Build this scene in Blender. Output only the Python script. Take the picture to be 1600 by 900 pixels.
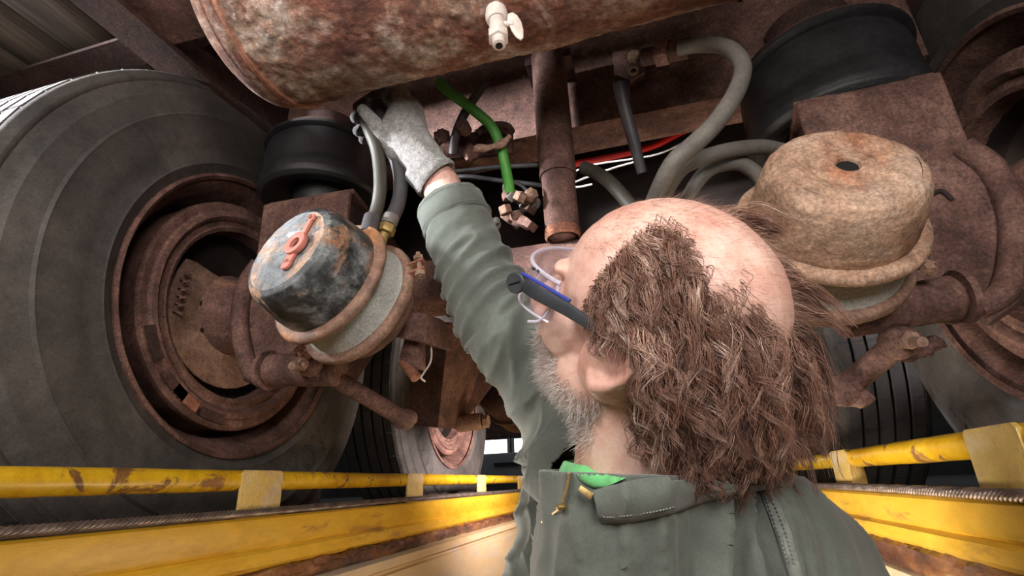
import bpy, bmesh, math, random
import numpy as np
from mathutils import Vector, Matrix, noise
from math import sin, cos, pi, radians as R
random.seed(7); np.random.seed(7)
sc = bpy.context.scene
for o in list(bpy.data.objects): bpy.data.objects.remove(o)
COL = sc.collection
PI = pi
# ---------------------------------------------------------------- camera (f = 800 px of 1600; pitched up 20 deg, looking left of the pit axis)
def _n(v): v = np.array(v, float); return v/np.linalg.norm(v)
_F = _n((235, -298, -800)); _h = np.array((cos(.04), sin(.04), 0))   # (right, up, back)
_Z = _n(np.cross(_h, _F)); _X = np.cross(_F, _Z)
M3 = np.array((_X, _F, _Z))          # camera vector -> world vector
def ray(u, v, d=1.0):
    return Vector(M3 @ np.array(((u-800)/800*d, (450-v)/800*d, -d)))
def cdir(r, u, f):                   # direction given as camera right / up / forward
    return Vector(M3 @ np.array((r, u, -f))).normalized()
def ony(u, v, y): d = ray(u, v); return d*(y/d.y)
def onx(u, v, x): d = ray(u, v); return d*(x/d.x)
def onz(u, v, z): d = ray(u, v); return d*(z/d.z)
cd = bpy.data.cameras.new('camera'); cam = bpy.data.objects.new('camera', cd); COL.objects.link(cam)
cd.sensor_width = 36; cd.lens = 18; cd.clip_start = .02; cd.clip_end = 200
cam.matrix_world = Matrix([list(M3[0])+[0], list(M3[1])+[0], list(M3[2])+[0], [0, 0, 0, 1]])
sc.camera = cam
# ---------------------------------------------------------------- world, lights, exposure
W = bpy.data.worlds.new('world'); sc.world = W; W.use_nodes = True
W.node_tree.nodes['Background'].inputs[0].default_value = (.95, .97, 1, 1)
W.node_tree.nodes['Background'].inputs[1].default_value = .12
def area(name, loc, target, size, power, col=(1, 1, 1), size_y=None, spread=180):
    l = bpy.data.lights.new(name, 'AREA'); l.energy = power; l.color = col; l.size = size; l.spread = R(spread)
    if size_y: l.shape = 'RECTANGLE'; l.size_y = size_y
    o = bpy.data.objects.new(name, l); COL.objects.link(o); o.location = loc
    o.rotation_euler = (Vector(target)-Vector(loc)).to_track_quat('-Z', 'Y').to_euler(); return o
area('softbox_light', (-.42, -.42, .58), (-.15, .75, .35), .34, 7.0, (1, .95, .9))
area('man_fill_light', (.26, -.34, .34), (.05, .7, .2), .3, 6.0, (1, .94, .89))  # added fill, brightens the man and the tan chamber
area('beam_fill_light', (-.58, .95, -.40), (.40, 1.0, -.02), .3, 4.5, (1, .9, .78), spread=95)  # added lamp out of view, brightens the right pit edge
area('tread_spot_light', (-1.9, -.25, .9), (-1.02, .52, .72), .25, 16, (.95, .97, 1), spread=34)  # added narrow lamp that whitens the left tyre tread, no door modelled
area('pit_wall_light', (.28, 1.35, -.5), (.1, .35, .2), .3, 5, (1, .78, .55))
area('wheel_fill_light', (.15, 1.75, .30), (-.85, 2.1, .22), .3, 9, (1, .86, .82), spread=80)  # added fill aimed at the second left wheel's sidewall
vs = sc.view_settings
vs.view_transform = 'Standard'; vs.look = 'None'; vs.exposure = .38; vs.gamma = 1; vs.use_curve_mapping = False
# ---------------------------------------------------------------- materials
def ramp(nt, fac, stops):
    r = nt.nodes.new('ShaderNodeValToRGB'); e = r.color_ramp.elements
    while len(e) < len(stops): e.new(.5)
    for i, (p, c) in enumerate(stops):
        e[i].position = p; e[i].color = (*c, 1)
    nt.links.new(fac, r.inputs[0]); return r.outputs[0]
def ntex(nt, scale, detail=6, rough=.6, dist=0, vec=None, typ='ShaderNodeTexNoise'):
    n = nt.nodes.new(typ); n.inputs['Scale'].default_value = scale
    if typ == 'ShaderNodeTexNoise':
        n.inputs['Detail'].default_value = detail; n.inputs['Roughness'].default_value = rough; n.inputs['Distortion'].default_value = dist
    nt.links.new(vec, n.inputs['Vector']); return n.outputs[0]
def mixc(nt, a, b, fac, mode='MIX'):
    m = nt.nodes.new('ShaderNodeMix'); m.data_type = 'RGBA'; m.blend_type = mode
    for s, k in ((a, 6), (b, 7), (fac, 0)):
        if isinstance(s, (int, float)): m.inputs[k].default_value = s
        elif isinstance(s, tuple): m.inputs[k].default_value = (*s, 1)
        else: nt.links.new(s, m.inputs[k])
    return m.outputs[2]
def mat(name, stops, scale=8, stops2=None, scale2=3, edge=(.5, .6), rough=.8, metal=0, bump=.3, bscale=60, bdist=.004, fine=None,
        stretch=(1, 1, 1), spec=.5, dist=.3, sheen=0, sss=0, coat=0, rough2=None):
    m = bpy.data.materials.new(name); m.use_nodes = True; nt = m.node_tree; b = nt.nodes['Principled BSDF']
    tc = nt.nodes.new('ShaderNodeTexCoord'); mp = nt.nodes.new('ShaderNodeMapping'); mp.inputs['Scale'].default_value = stretch
    nt.links.new(tc.outputs['Object'], mp.inputs[0]); v = mp.outputs[0]
    c = ramp(nt, ntex(nt, scale, 8, .65, dist, v), stops)
    if stops2:
        c2 = ramp(nt, ntex(nt, scale*2.3, 8, .7, dist, v), stops2)
        mk = ramp(nt, ntex(nt, scale2, 9, .7, .6, v), [(edge[0], (0, 0, 0)), (edge[1], (1, 1, 1))])
        c = mixc(nt, c, c2, mk)
        if rough2 is not None:
            mr = nt.nodes.new('ShaderNodeMapRange'); mr.inputs[3].default_value = rough; mr.inputs[4].default_value = rough2
            nt.links.new(mk, mr.inputs[0]); nt.links.new(mr.outputs[0], b.inputs['Roughness'])
    if name.endswith('rust') or name in ('tyre_rubber', 'chipped_black_paint', 'worn_grey_paint_top', 'light_brown_rust'):
        k_ = .72 if name == 'tyre_rubber' else .5
        ms = ramp(nt, ntex(nt, 42, 10, .8, .4, v), [(.34, (k_,)*3), (.5, (1, 1, 1)), (.68, (1.45 if k_ < .6 else 1.25,)*3)]); c = mixc(nt, c, ms, 1.0, 'MULTIPLY')
    if fine:
        fs = ramp(nt, ntex(nt, fine[0], 4, .7, 0, v), [(.3, (fine[1],)*3), (.7, (fine[2],)*3)])
        c = mixc(nt, c, fs, 1.0, 'MULTIPLY')
    nt.links.new(c, b.inputs['Base Color'])
    if rough2 is None: b.inputs['Roughness'].default_value = rough
    b.inputs['Metallic'].default_value = metal; b.inputs['Specular IOR Level'].default_value = spec
    if sheen: b.inputs['Sheen Weight'].default_value = sheen
    if coat: b.inputs['Coat Weight'].default_value = coat; b.inputs['Coat Roughness'].default_value = .25
    if sss: b.inputs['Subsurface Weight'].default_value = sss; b.inputs['Subsurface Radius'].default_value = (.012, .005, .003); b.inputs['Subsurface Scale'].default_value = .5
    if bump:
        bp = nt.nodes.new('ShaderNodeBump'); bp.inputs['Strength'].default_value = bump; bp.inputs['Distance'].default_value = bdist
        nt.links.new(ntex(nt, bscale, 8, .7, .2, v), bp.inputs['Height']); nt.links.new(bp.outputs[0], b.inputs['Normal'])
    m['b'] = 1
    return m
def flat(name, col, rough=.6, metal=0, emit=0):
    m = bpy.data.materials.new(name); m.use_nodes = True; b = m.node_tree.nodes['Principled BSDF']
    b.inputs['Base Color'].default_value = (*col, 1); b.inputs['Roughness'].default_value = rough; b.inputs['Metallic'].default_value = metal
    if emit: b.inputs['Emission Color'].default_value = (*col, 1); b.inputs['Emission Strength'].default_value = emit
    return m
M = {}
M['rust_dark'] = mat('dark_rust', [(.3, (.028, .012, .010)), (.5, (.055, .024, .018)), (.72, (.10, .045, .032))], 9, fine=(180, .45, 1.5), bump=.5, bscale=70)
M['rust'] = mat('brown_rust', [(.28, (.055, .026, .02)), (.45, (.115, .055, .042)), (.6, (.19, .10, .078)), (.76, (.30, .14, .075))], 10, fine=(220, .45, 1.5), bump=.6, bscale=80)
M['rust_bright'] = mat('orange_rust', [(.3, (.16, .06, .035)), (.5, (.3, .12, .07)), (.75, (.42, .2, .13))], 14, fine=(200, .6, 1.3), bump=.6, bscale=90)
M['tank'] = mat('tank_rust', [(.3, (.13, .045, .028)), (.45, (.25, .085, .05)), (.6, (.36, .15, .085)), (.78, (.44, .22, .12))], 9,
                [(.3, (.2, .085, .06)), (.46, (.46, .27, .18)), (.62, (.74, .62, .54))], 8.5, (.44, .58), rough=.72, bump=1, bscale=75, bdist=.014, fine=(120, .55, 1.4), spec=.6)
M['tan_rust'] = mat('tan_rust', [(.3, (.28, .15, .09)), (.5, (.44, .28, .19)), (.7, (.52, .38, .29))], 9,
                    [(.3, (.25, .09, .04)), (.6, (.36, .15, .08))], 6, (.52, .66), rough=.7, bump=.7, bscale=110, bdist=.003, fine=(260, .5, 1.35))
M['chipped'] = mat('chipped_black_paint', [(.38, (.012, .013, .014)), (.48, (.04, .043, .045)), (.58, (.15, .16, .16)), (.72, (.34, .35, .35))], 20,
                   [(.3, (.26, .11, .05)), (.6, (.4, .24, .15))], 12, (.55, .64), rough=.45, rough2=.8, bump=.5, bscale=120, bdist=.002, fine=(240, .55, 1.35), stretch=(1, 1, 1))
M['chip_top'] = mat('worn_grey_paint_top', [(.35, (.1, .11, .12)), (.55, (.2, .21, .22))], 24,
                   [(.3, (.36, .19, .12)), (.6, (.44, .3, .22))], 10, (.46, .54), rough=.42, rough2=.8, bump=.5, bscale=120, bdist=.002, fine=(240, .55, 1.35))
M['rust_tan'] = mat('light_brown_rust', [(.28, (.15, .075, .05)), (.5, (.26, .15, .105)), (.75, (.36, .23, .17))], 12, fine=(220, .6, 1.3), bump=.6, bscale=80)
M['shade_black'] = mat('shade_black', [(.3, (.010, .006, .005)), (.7, (.028, .016, .013))], 9, bump=.4, bscale=60)  # near-black colour standing in for deep shade
M['alu'] = mat('cast_aluminium', [(.3, (.36, .37, .34)), (.5, (.5, .5, .46)), (.75, (.62, .61, .57))], 12, fine=(300, .6, 1.2), bump=.4, bscale=160, rough=.6, bdist=.002)
M['rubber'] = mat('tyre_rubber', [(.3, (.032, .03, .029)), (.5, (.065, .058, .054)), (.7, (.115, .1, .092))], 5, fine=(260, .75, 1.2), bump=.25, bscale=200, rough=.72, bdist=.002)
M['tread'] = mat('tread_rubber', [(.3, (.05, .046, .046)), (.7, (.1, .09, .09))], 9, fine=(200, .7, 1.2), bump=.4, bscale=90, rough=.75)
M['bag'] = mat('airbag_rubber', [(.3, (.012, .012, .013)), (.6, (.026, .026, .028)), (.8, (.045, .043, .045))], 18, fine=(300, .7, 1.3), bump=.6, bscale=260, rough=.42, bdist=.0015)
M['yellow'] = mat('yellow_paint', [(.3, (.42, .2, .006)), (.5, (.66, .38, .01)), (.75, (.74, .47, .02))], 8,
                  [(.3, (.05, .02, .01)), (.6, (.3, .13, .03))], 16, (.56, .62), rough=.32, rough2=.6, bump=.55, bscale=40, bdist=.004, fine=(90, .82, 1.1), coat=.3)
M['yellow_beam'] = mat('yellow_beam_paint', [(.3, (.5, .25, .012)), (.5, (.66, .37, .025)), (.75, (.7, .43, .05))], 6,
                  [(.3, (.12, .045, .012)), (.6, (.42, .22, .05))], 13, (.585, .68), rough=.4, bump=.35, bscale=30, bdist=.003, fine=(60, .85, 1.1), stretch=(1, .35, 1))
M['pale_yellow'] = mat('pale_worn_paint', [(.3, (.5, .33, .16)), (.6, (.66, .5, .3))], 6, [(.3, (.4, .33, .3)), (.7, (.55, .47, .42))], 7, (.5, .62), rough=.45, bump=.3, bscale=25, stretch=(1, .3, 1))
M['grime'] = mat('greasy_grime', [(.35, (.035, .012, .006)), (.5, (.15, .05, .02)), (.62, (.3, .12, .035)), (.8, (.62, .42, .22))], 22, rough=.28, bump=1, bscale=80, bdist=.008, spec=.8, stretch=(1, .4, 1), coat=.4)
M['steel'] = mat('wire_rope_steel', [(.3, (.12, .09, .08)), (.7, (.34, .28, .26))], 30, rough=.38, metal=.7, bump=.2)
M['hose'] = mat('grey_hose_rubber', [(.3, (.09, .08, .07)), (.7, (.155, .14, .122))], 20, fine=(240, .8, 1.15), bump=.3, bscale=200, rough=.6, bdist=.001)
M['hose_olive'] = mat('olive_hose_rubber', [(.3, (.028, .025, .018)), (.7, (.052, .046, .036))], 20, bump=.3, bscale=200, rough=.55, bdist=.001)
M['hose_dark'] = mat('dark_hose_rubber', [(.3, (.035, .032, .036)), (.7, (.07, .064, .07))], 20, bump=.3, bscale=200, rough=.5, bdist=.001)
M['green_hose'] = mat('green_hose', [(.3, (.04, .2, .025)), (.7, (.1, .36, .06))], 20, bump=.3, bscale=150, rough=.45)
M['red_hose'] = mat('red_hose', [(.3, (.4, .01, .01)), (.7, (.65, .02, .02))], 20, bump=.2, rough=.4)
M['brass'] = mat('dirty_brass', [(.3, (.25, .15, .05)), (.7, (.5, .36, .14))], 30, rough=.4, metal=.6, bump=.3)
M['white_metal'] = mat('pale_valve_metal', [(.3, (.5, .4, .35)), (.6, (.72, .66, .6))], 40, [(.3, (.3, .08, .03)), (.6, (.4, .14, .06))], 45, (.62, .72), rough=.45, bump=.2)
M['salmon'] = mat('faded_red_plastic', [(.3, (.5, .14, .1)), (.7, (.62, .26, .2))], 30, rough=.5, bump=.3, bscale=120)
M['red_tag'] = mat('red_plastic', [(.3, (.45, .02, .02)), (.7, (.6, .05, .04))], 30, rough=.5)
M['wood'] = mat('weathered_deck_wood', [(.3, (.06, .045, .035)), (.5, (.15, .11, .085)), (.7, (.27, .2, .15))], 16, fine=(60, .5, 1.4), stretch=(1, .06, 1), rough=.9, bump=.6, bscale=30)
M['black'] = flat('black_hole', (.004, .003, .003), 1)
M['concrete'] = mat('shop_floor_concrete', [(.3, (.05, .045, .042)), (.7, (.10, .092, .085))], 3, bump=.2)
M['pit'] = mat('pit_wall_paint', [(.3, (.5, .38, .24)), (.7, (.62, .5, .33))], 3, bump=.2, rough=.5)
# ---------------------------------------------------------------- object helpers
def tag(o, label=None, cat=None, group=None, kind=None):
    if label: o['label'] = label
    if cat: o['category'] = cat
    if group: o['group'] = group
    if kind: o['kind'] = kind
    return o
def thing(name, label, cat, loc=(0, 0, 0), group=None):
    o = bpy.data.objects.new(name, None); COL.objects.link(o); o.location = loc; o.empty_display_size = .05; o['wo'] = tuple(loc)
    return tag(o, label, cat, group)
class MB:
    """collects shapes, links them as one mesh object (world coordinates in, origin moved to the parent)"""
    def __init__(s): s.v = []; s.f = []
    def add(s, vs, fs):
        b = len(s.v); s.v += [tuple(p) for p in vs]; s.f += [tuple(i+b for i in f) for f in fs]; return s
    def box(s, x0, x1, y0, y1, z0, z1):
        return s.add([(x, y, z) for x in (x0, x1) for y in (y0, y1) for z in (z0, z1)],
                     [(0, 1, 3, 2), (4, 6, 7, 5), (0, 4, 5, 1), (2, 3, 7, 6), (0, 2, 6, 4), (1, 5, 7, 3)])
    def prism(s, poly, vec, hole=None):
        n = len(poly); poly = [Vector(p) for p in poly]; vec = Vector(vec)
        return s.add(poly+[p+vec for p in poly], [tuple(range(n))[::-1], tuple(range(n, 2*n))]+[(i, (i+1) % n, (i+1) % n+n, i+n) for i in range(n)])
    def lathe(s, prof, org, axis, seg=48, close=False, a0=0, a1=2*PI):
        org = Vector(org); ax = Vector(axis).normalized(); u = ax.orthogonal().normalized(); w = ax.cross(u)
        full = abs(a1-a0-2*PI) < 1e-6; k = seg if full else seg+1; vs = []
        for i in range(k):
            a = a0+(a1-a0)*i/seg; d = u*cos(a)+w*sin(a)
            for r, z in prof: vs.append(org+ax*z+d*max(r, 1e-5))
        n = len(prof); fs = []
        for i in range(seg):
            j = (i+1) % k
            for q in range(n-1 if not close else n):
                p = (q+1) % n; fs.append((i*n+q, j*n+q, j*n+p, i*n+p))
        return s.add(vs, fs)
    def tube(s, pts, r, seg=10, caps=True, ref=None):
        pts = [Vector(p) for p in pts]; n = len(pts)
        if not hasattr(r, '__len__'): r = [r]*n
        u = None; vs = []
        for i, p in enumerate(pts):
            t = (pts[min(i+1, n-1)]-pts[max(i-1, 0)]).normalized()
            if u is None: u = t.orthogonal().normalized()
            else: u = (u-t*u.dot(t)).normalized()
            w = t.cross(u)
            for k in range(seg):
                a = 2*PI*k/seg; vs.append(p+(u*cos(a)+w*sin(a))*r[i])
        fs = [(i*seg+k, i*seg+(k+1) % seg, (i+1)*seg+(k+1) % seg, (i+1)*seg+k) for i in range(n-1) for k in range(seg)]
        if caps: fs += [tuple(range(seg))[::-1], tuple(range((n-1)*seg, n*seg))]
        return s.add(vs, fs)
    def ball(s, c, r, seg=14, sc3=(1, 1, 1), rot=None):
        vs = []; n = seg; m = seg//2; c = Vector(c)
        vs.append((0, 0, 1))
        for i in range(1, m):
            for k in range(n): a = PI*i/m; b = 2*PI*k/n; vs.append((sin(a)*cos(b), sin(a)*sin(b), cos(a)))
        vs.append((0, 0, -1))
        fs = [(0, 1+k, 1+(k+1) % n) for k in range(n)]
        for i in range(m-2):
            fs += [(1+i*n+k, 1+(i+1)*n+k, 1+(i+1)*n+(k+1) % n, 1+i*n+(k+1) % n) for k in range(n)]
        L = len(vs)-1; fs += [(L, 1+(m-2)*n+(k+1) % n, 1+(m-2)*n+k) for k in range(n)]
        P = []
        for v in vs:
            p = Vector((v[0]*sc3[0], v[1]*sc3[1], v[2]*sc3[2]))*r
            if rot is not None: p = rot @ p
            P.append(c+p)
        return s.add(P, fs)
    def hexn(s, c, axis, r, h):     # hexagon nut / bolt head
        return s.lathe([(0, -h/2), (r, -h/2), (r, h/2), (0, h/2)], c, axis, 6)
    def build(s, name, m, parent=None, smooth=35, loc=None, bevel=0, noise_amp=0, noise_scale=20, sub=0):
        me = bpy.data.meshes.new(name)
        if parent: org = Vector(parent['wo'])
        elif loc is not None: org = Vector(loc)
        else:
            a = np.array(s.v); org = Vector(((a[:, 0].min()+a[:, 0].max())/2, (a[:, 1].min()+a[:, 1].max())/2, a[:, 2].min()))
        me.from_pydata([tuple(Vector(p)-org) for p in s.v], [], s.f); me.validate()
        bm = bmesh.new(); bm.from_mesh(me); bmesh.ops.remove_doubles(bm, verts=bm.verts, dist=1e-5)
        if sub: bmesh.ops.subdivide_edges(bm, edges=bm.edges, cuts=sub, use_grid_fill=True)
        bmesh.ops.recalc_face_normals(bm, faces=bm.faces)
        if bevel: bmesh.ops.bevel(bm, geom=[e for e in bm.edges if len(e.link_faces) == 2 and e.calc_face_angle() > .6], offset=bevel, segments=2, affect='EDGES', profile=.5)
        if noise_amp:
            bm.normal_update()
            for v in bm.verts:
                p = (v.co+org)*noise_scale; v.co += v.normal*noise_amp*(noise.noise(p)+.6*noise.noise(p*2.3)+.3*noise.noise(p*5))
        bm.to_mesh(me); bm.free()
        me.materials.append(m)
        if smooth: 
            me.polygons.foreach_set('use_smooth', [True]*len(me.polygons)); me.set_sharp_from_angle(angle=R(smooth))
        o = bpy.data.objects.new(name, me); COL.objects.link(o); o['wo'] = tuple(org)
        if parent: o.parent = parent
        else: o.location = org
        return o
def bez(pts, n=24):                  # catmull-rom through points
    P = [Vector(p) for p in pts]; P = [P[0]*2-P[1]]+P+[P[-1]*2-P[-2]]; out = []
    for i in range(1, len(P)-2):
        k = max(2, n//(len(P)-3))
        for j in range(k):
            t = j/k; out.append(.5*((2*P[i])+(P[i+1]-P[i-1])*t+(2*P[i-1]-5*P[i]+4*P[i+1]-P[i+2])*t*t+(3*P[i]-P[i-1]-3*P[i+1]+P[i+2])*t**3))
    out.append(P[-2]); return out
# ================================================================ SETTING
FL = -.15
def struct(name, mb, m, **k): return tag(mb.build(name, m, smooth=k.pop('smooth', 0), **k), kind='structure')
fl = MB(); fl.box(-9, -.93, -3, 14, FL-.1, FL); fl.box(.6, 9, -3, 14, FL-.1, FL); fl.box(-.93, .6, 6, 14, FL-.1, FL); struct('floor', fl, M['concrete'])
struct('wall_shop_left', MB().box(-9.1, -9, -3, 14, FL, 3), M['concrete']); struct('wall_shop_right', MB().box(9, 9.1, -3, 14, FL, 3), M['concrete'])
struct('floor_pit', MB().box(-.95, .65, -2, 6, -1.6, -1.55), M['concrete'])
def strip(name, side, prof, m, y0=-.6, y1=5.9, amp=0, ny=60, thick=.012, sc3=30, bev=0):
    """one length of pit edge: the (x, z) profile swept along the pit"""
    mb = MB(); rows = []
    n = len(prof)
    # resample the profile a little for relief
    P = []
    for i in range(n-1):
        k = 4 if amp else 1
        for j in range(k): t = j/k; P.append((prof[i][0]*(1-t)+prof[i+1][0]*t, prof[i][1]*(1-t)+prof[i+1][1]*t))
    P.append(prof[-1]); n = len(P); vs = []
    for q in range(ny+1):
        y = y0+(y1-y0)*(q/ny)**1.0
        for i, (x, z) in enumerate(P):
            d = 0
            if amp and 0 < i < n-1: d = amp*(noise.noise((x*sc3, y*sc3*.6, z*sc3*2))+.7*noise.noise((x*sc3*2.6, y*sc3*1.7, z*sc3*4)))
            vs.append((x-side*d, y, z+d*.5))
    for q in range(ny+1):
        y = y0+(y1-y0)*(q/ny)
        for i, (x, z) in enumerate(P): vs.append((x+side*thick, y, z-.001))
    N = (ny+1)*n; fs = []
    for q in range(ny):
        for i in range(n-1):
            a = q*n+i; fs.append((a, a+1, a+n+1, a+n)); fs.append((N+a, N+a+n, N+a+n+1, N+a+1))
        for a in (q*n, q*n+n-1): fs.append((a, a+n, N+a+n, N+a))
    for q in (0, ny):
        for i in range(n-1): a = q*n+i; fs.append((a, N+a, N+a+1, a+1))
    mb.add(vs, fs); return mb
XL, XR = -.69, .345
def L(s, dx=0): return (XL+dx, s*(abs(XL)-dx))
# left pit edge : z = ratio*|x|
wl = MB(); wl.box(-.95, -.73, -.6, 5.9, -1.55, -.2); struct('wall_left', wl, M['pit'])
wr = MB(); wr.box(.40, .62, -.6, 5.9, -1.55, -.2); struct('wall_right', wr, M['pit'])
struct('wall_back', MB().box(-.95, .62, 5.9, 6, -1.55, FL), M['pit'])
tl = thing('pit_edge_beam', 'long yellow steel channel edging the left side of the pit', 'pit edging', (XL, .5, -.2), 'pit edge beams')
strip('', -1, [(-.74, -.04), (XL-.004, -.036), (XL, -.04), (XL, -.082), (XL-.004, -.088)], 0, amp=0, thick=.004, ny=2).build('upper_flange', M['yellow_beam'], tl)
strip('', -1, [(XL-.004, -.088), (XL+.006, -.094), (XL+.008, -.114), (XL+.002, -.121)], 0, amp=.0015, ny=160, thick=.02, sc3=18).build('lower_lip', M['yellow_beam'], tl)
tag(strip('', -1, [(XL-.006, -.118), (XL+.012, -.124), (XL+.016, -.14), (XL+.008, -.154)], 0, amp=.007, ny=700, thick=.03, sc3=42).build('grime_crust', M['grime'], tl), 'thick crust of greasy brown grime along the ledge')
strip('', -1, [(XL+.005, -.15), (XL+.035, -.156), (XL+.037, -.175), (XL+.02, -.182), (XL+.02, -.188), (XL+.03, -.19)], 0, amp=0, ny=2, thick=.02).build('ledge_strip', M['pale_yellow'], tl)
strip('', -1, [(XL+.03, -.19), (XL+.034, -.3), (XL+.034, -1.5)], 0, amp=0, ny=2, thick=.02).build('pit_panel', M['pale_yellow'], tl)
tr = thing('pit_edge_beam', 'long yellow steel channel edging the right side of the pit', 'pit edging', (XR, .5, -.2), 'pit edge beams')
strip('', 1, [(.39, -.038), (XR+.004, -.036), (XR, -.04), (XR, -.074), (XR+.004, -.079)], 0, amp=0, thick=.004, ny=2).build('upper_flange', M['yellow_beam'], tr)
strip('', 1, [(XR+.004, -.078), (XR-.006, -.083), (XR-.006, -.1), (XR+.004, -.108)], 0, amp=.002, ny=160, thick=.02, sc3=18).build('lower_lip', M['yellow_beam'], tr)
tag(strip('', 1, [(XR+.01, -.102), (XR-.004, -.112), (XR-.002, -.14), (XR+.006, -.15)], 0, amp=.006, ny=700, thick=.03, sc3=45).build('grime_crust', M['grime'], tr), 'thick crust of greasy brown grime along the ledge')
strip('', 1, [(XR+.004, -.142), (XR-.008, -.148), (XR-.008, -.168), (XR-.035, -.172), (XR-.035, -.182), (XR-.02, -.186)], 0, amp=0, ny=2, thick=.02).build('ledge_strip', M['pale_yellow'], tr)
strip('', 1, [(XR-.02, -.186), (XR-.02, -.3), (XR-.02, -1.5)], 0, amp=0, ny=2, thick=.02).build('pit_panel', M['pale_yellow'], tr)
# wire ropes lying on the edge
def rope(x, z, label):
    t = thing('wire_rope', label, 'cable', (x, .5, z), 'wire ropes on the pit edges'); r = .0068
    for k in range(6):
        n = 60*12; pts = []
        y0, y1 = -.3, 4.2
        n = int((y1-y0)/.05*10)
        for i in range(n+1):
            y = y0+(y1-y0)*i/n; a = 2*PI*(y/.05)+k*PI/3
            sag = .0015*noise.noise((y*2, x, 0))
            pts.append((x+r*.66*cos(a)+sag, y, z+r*.66*sin(a)+sag))
        MB().tube(pts, r*.36, 6).build('strand', M['steel'], t, smooth=60)
rope(XL+.001, -.0275, 'twisted steel wire rope lying along the left pit edge')
rope(XR+.0, -.0285, 'twisted steel wire rope lying along the right pit edge')
# guard rails
def rail(x, z, side, ys, label, r=.0172):
    t = thing('guard_rail', label, 'rail', (x, .8, -.036), 'guard rails along the pit')
    n = 220; pts = []; rr = []
    mb = MB(); y0, y1 = (-.2, 5.6)
    pts = [(x, y0+(y1-y0)*i/n, z) for i in range(n+1)]
    mb.tube(pts, r, 20).build('pipe', M['yellow'], t, noise_amp=.0009, noise_scale=45, smooth=60)
    for y in ys:
        p = MB(); w = .052
        xf = x-side*.0187
        p.prism([(xf, y-w, -.037), (xf, y+w, -.037), (xf, y+w, z+.012), (xf, y+w-.006, z+.017), (xf, y-w+.006, z+.017), (xf, y-w, z+.012)], (side*.006, 0, 0))
        dp_ = .0 if side < 0 else .012
        if side > 0: p.box(min(xf, x-side*.004+side*dp_), max(xf, x-side*.004+side*dp_), y-w, y-w+.006, -.037, z-.004)
        p.build('post', M['yellow_post'], t, noise_amp=.0004, noise_scale=150, bevel=.0012, sub=2)
M['yellow_post'] = mat('drippy_yellow_paint', [(.3, (.5, .32, .06)), (.5, (.66, .45, .12)), (.7, (.72, .58, .3))], 10, [(.3, (.35, .17, .06)), (.7, (.6, .5, .4))], 18, (.52, .66), rough=.28, bump=1, bscale=90, bdist=.004, coat=.5)
rail(-.714, .0243, -1, [.835, 1.468, 2.077, 2.7, 3.3, 3.9, 4.6, 5.3], 'yellow pipe guard rail on short flat posts, left side of the pit')
rail(.376, .0245, 1, [.715, 1.26, 1.85, 2.45, 3.1, 3.8, 4.5], 'yellow pipe guard rail on short flat posts, right side of the pit')
# far shop
bw = MB(); bw.box(-9, 9, 13.9, 14, FL, 4); struct('wall_far', bw, M['concrete'])
def win(n, x0, x1, z0, z1):
    t = tag(MB().box(x0-.08, x1+.08, 13.8, 13.9, z0-.08, z0).box(x0-.08, x1+.08, 13.8, 13.9, z1, z1+.08).box(x0-.08, x0, 13.8, 13.9, z0, z1).box(x1, x1+.08, 13.8, 13.9, z0, z1).build('window_%d' % n, M['alu'], smooth=0), kind='structure')
    MB().box(x0, x1, 13.82, 13.84, z0, z1).build('pane', M['daylight'], t, smooth=0)
M['daylight'] = flat('daylight_pane', (.95, .97, 1), 1, emit=2.2)
win(1, -5.2, -3.9, .55, 1.15); win(2, -3.7, -2.4, .55, 1.15); win(3, -5.2, -3.9, 1.5, 2.2); win(4, -3.7, -2.4, 1.5, 2.2); win(5, -2.2, -.9, .55, 1.15); win(6, .2, 2, .55, 1.4)
cr = thing('parked_van', 'pale grey van parked far behind the pit in front of bright windows', 'van', (-2.5, 9.3, FL))
M['van'] = mat('grey_van_paint', [(.3, (.3, .33, .36)), (.7, (.42, .44, .47))], 2, rough=.35, bump=0)
vb = MB(); vb.prism([(-4.6, 8.9, FL+.15), (-.6, 8.9, FL+.15), (-.6, 8.9, .42), (-1.3, 8.9, .52), (-4.6, 8.9, .52)], (0, 1.6, 0)); vb.build('body', M['van'], cr, bevel=.04)
MB().box(-2.75, -2.3, 8.86, 8.91, .3, .36).build('handle', M['bag'], cr)
for x in (-3.9, -1.4): MB().lathe([(0, -.1), (.25, -.1), (.3, -.06), (.3, .06), (.25, .1), (0, .1)], (x, 8.95, FL+.3), (0, 1, 0), 28).build('wheel', M['tread'], cr)
bm_ = MB().box(-5.6, 1.5, 7.6, 7.75, .66, .95); ob = bm_.build('overhead_beam', M['rust'], None, smooth=0); tag(ob, 'brown steel beam crossing the background far beyond the second axle', 'beam')
for x in (-5.4, 1.3): MB().box(x-.06, x+.06, 7.6, 7.75, FL, .66).build('post', M['rust'], ob, smooth=0)
tag(MB().box(-5.3, -4.95, 11.2, 11.5, FL, 1.0).build('blue_cabinet', flat('blue_paint', (.2, .35, .6), .5), None, bevel=.02), 'small pale blue cabinet in the bright far background', 'cabinet')
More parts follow.
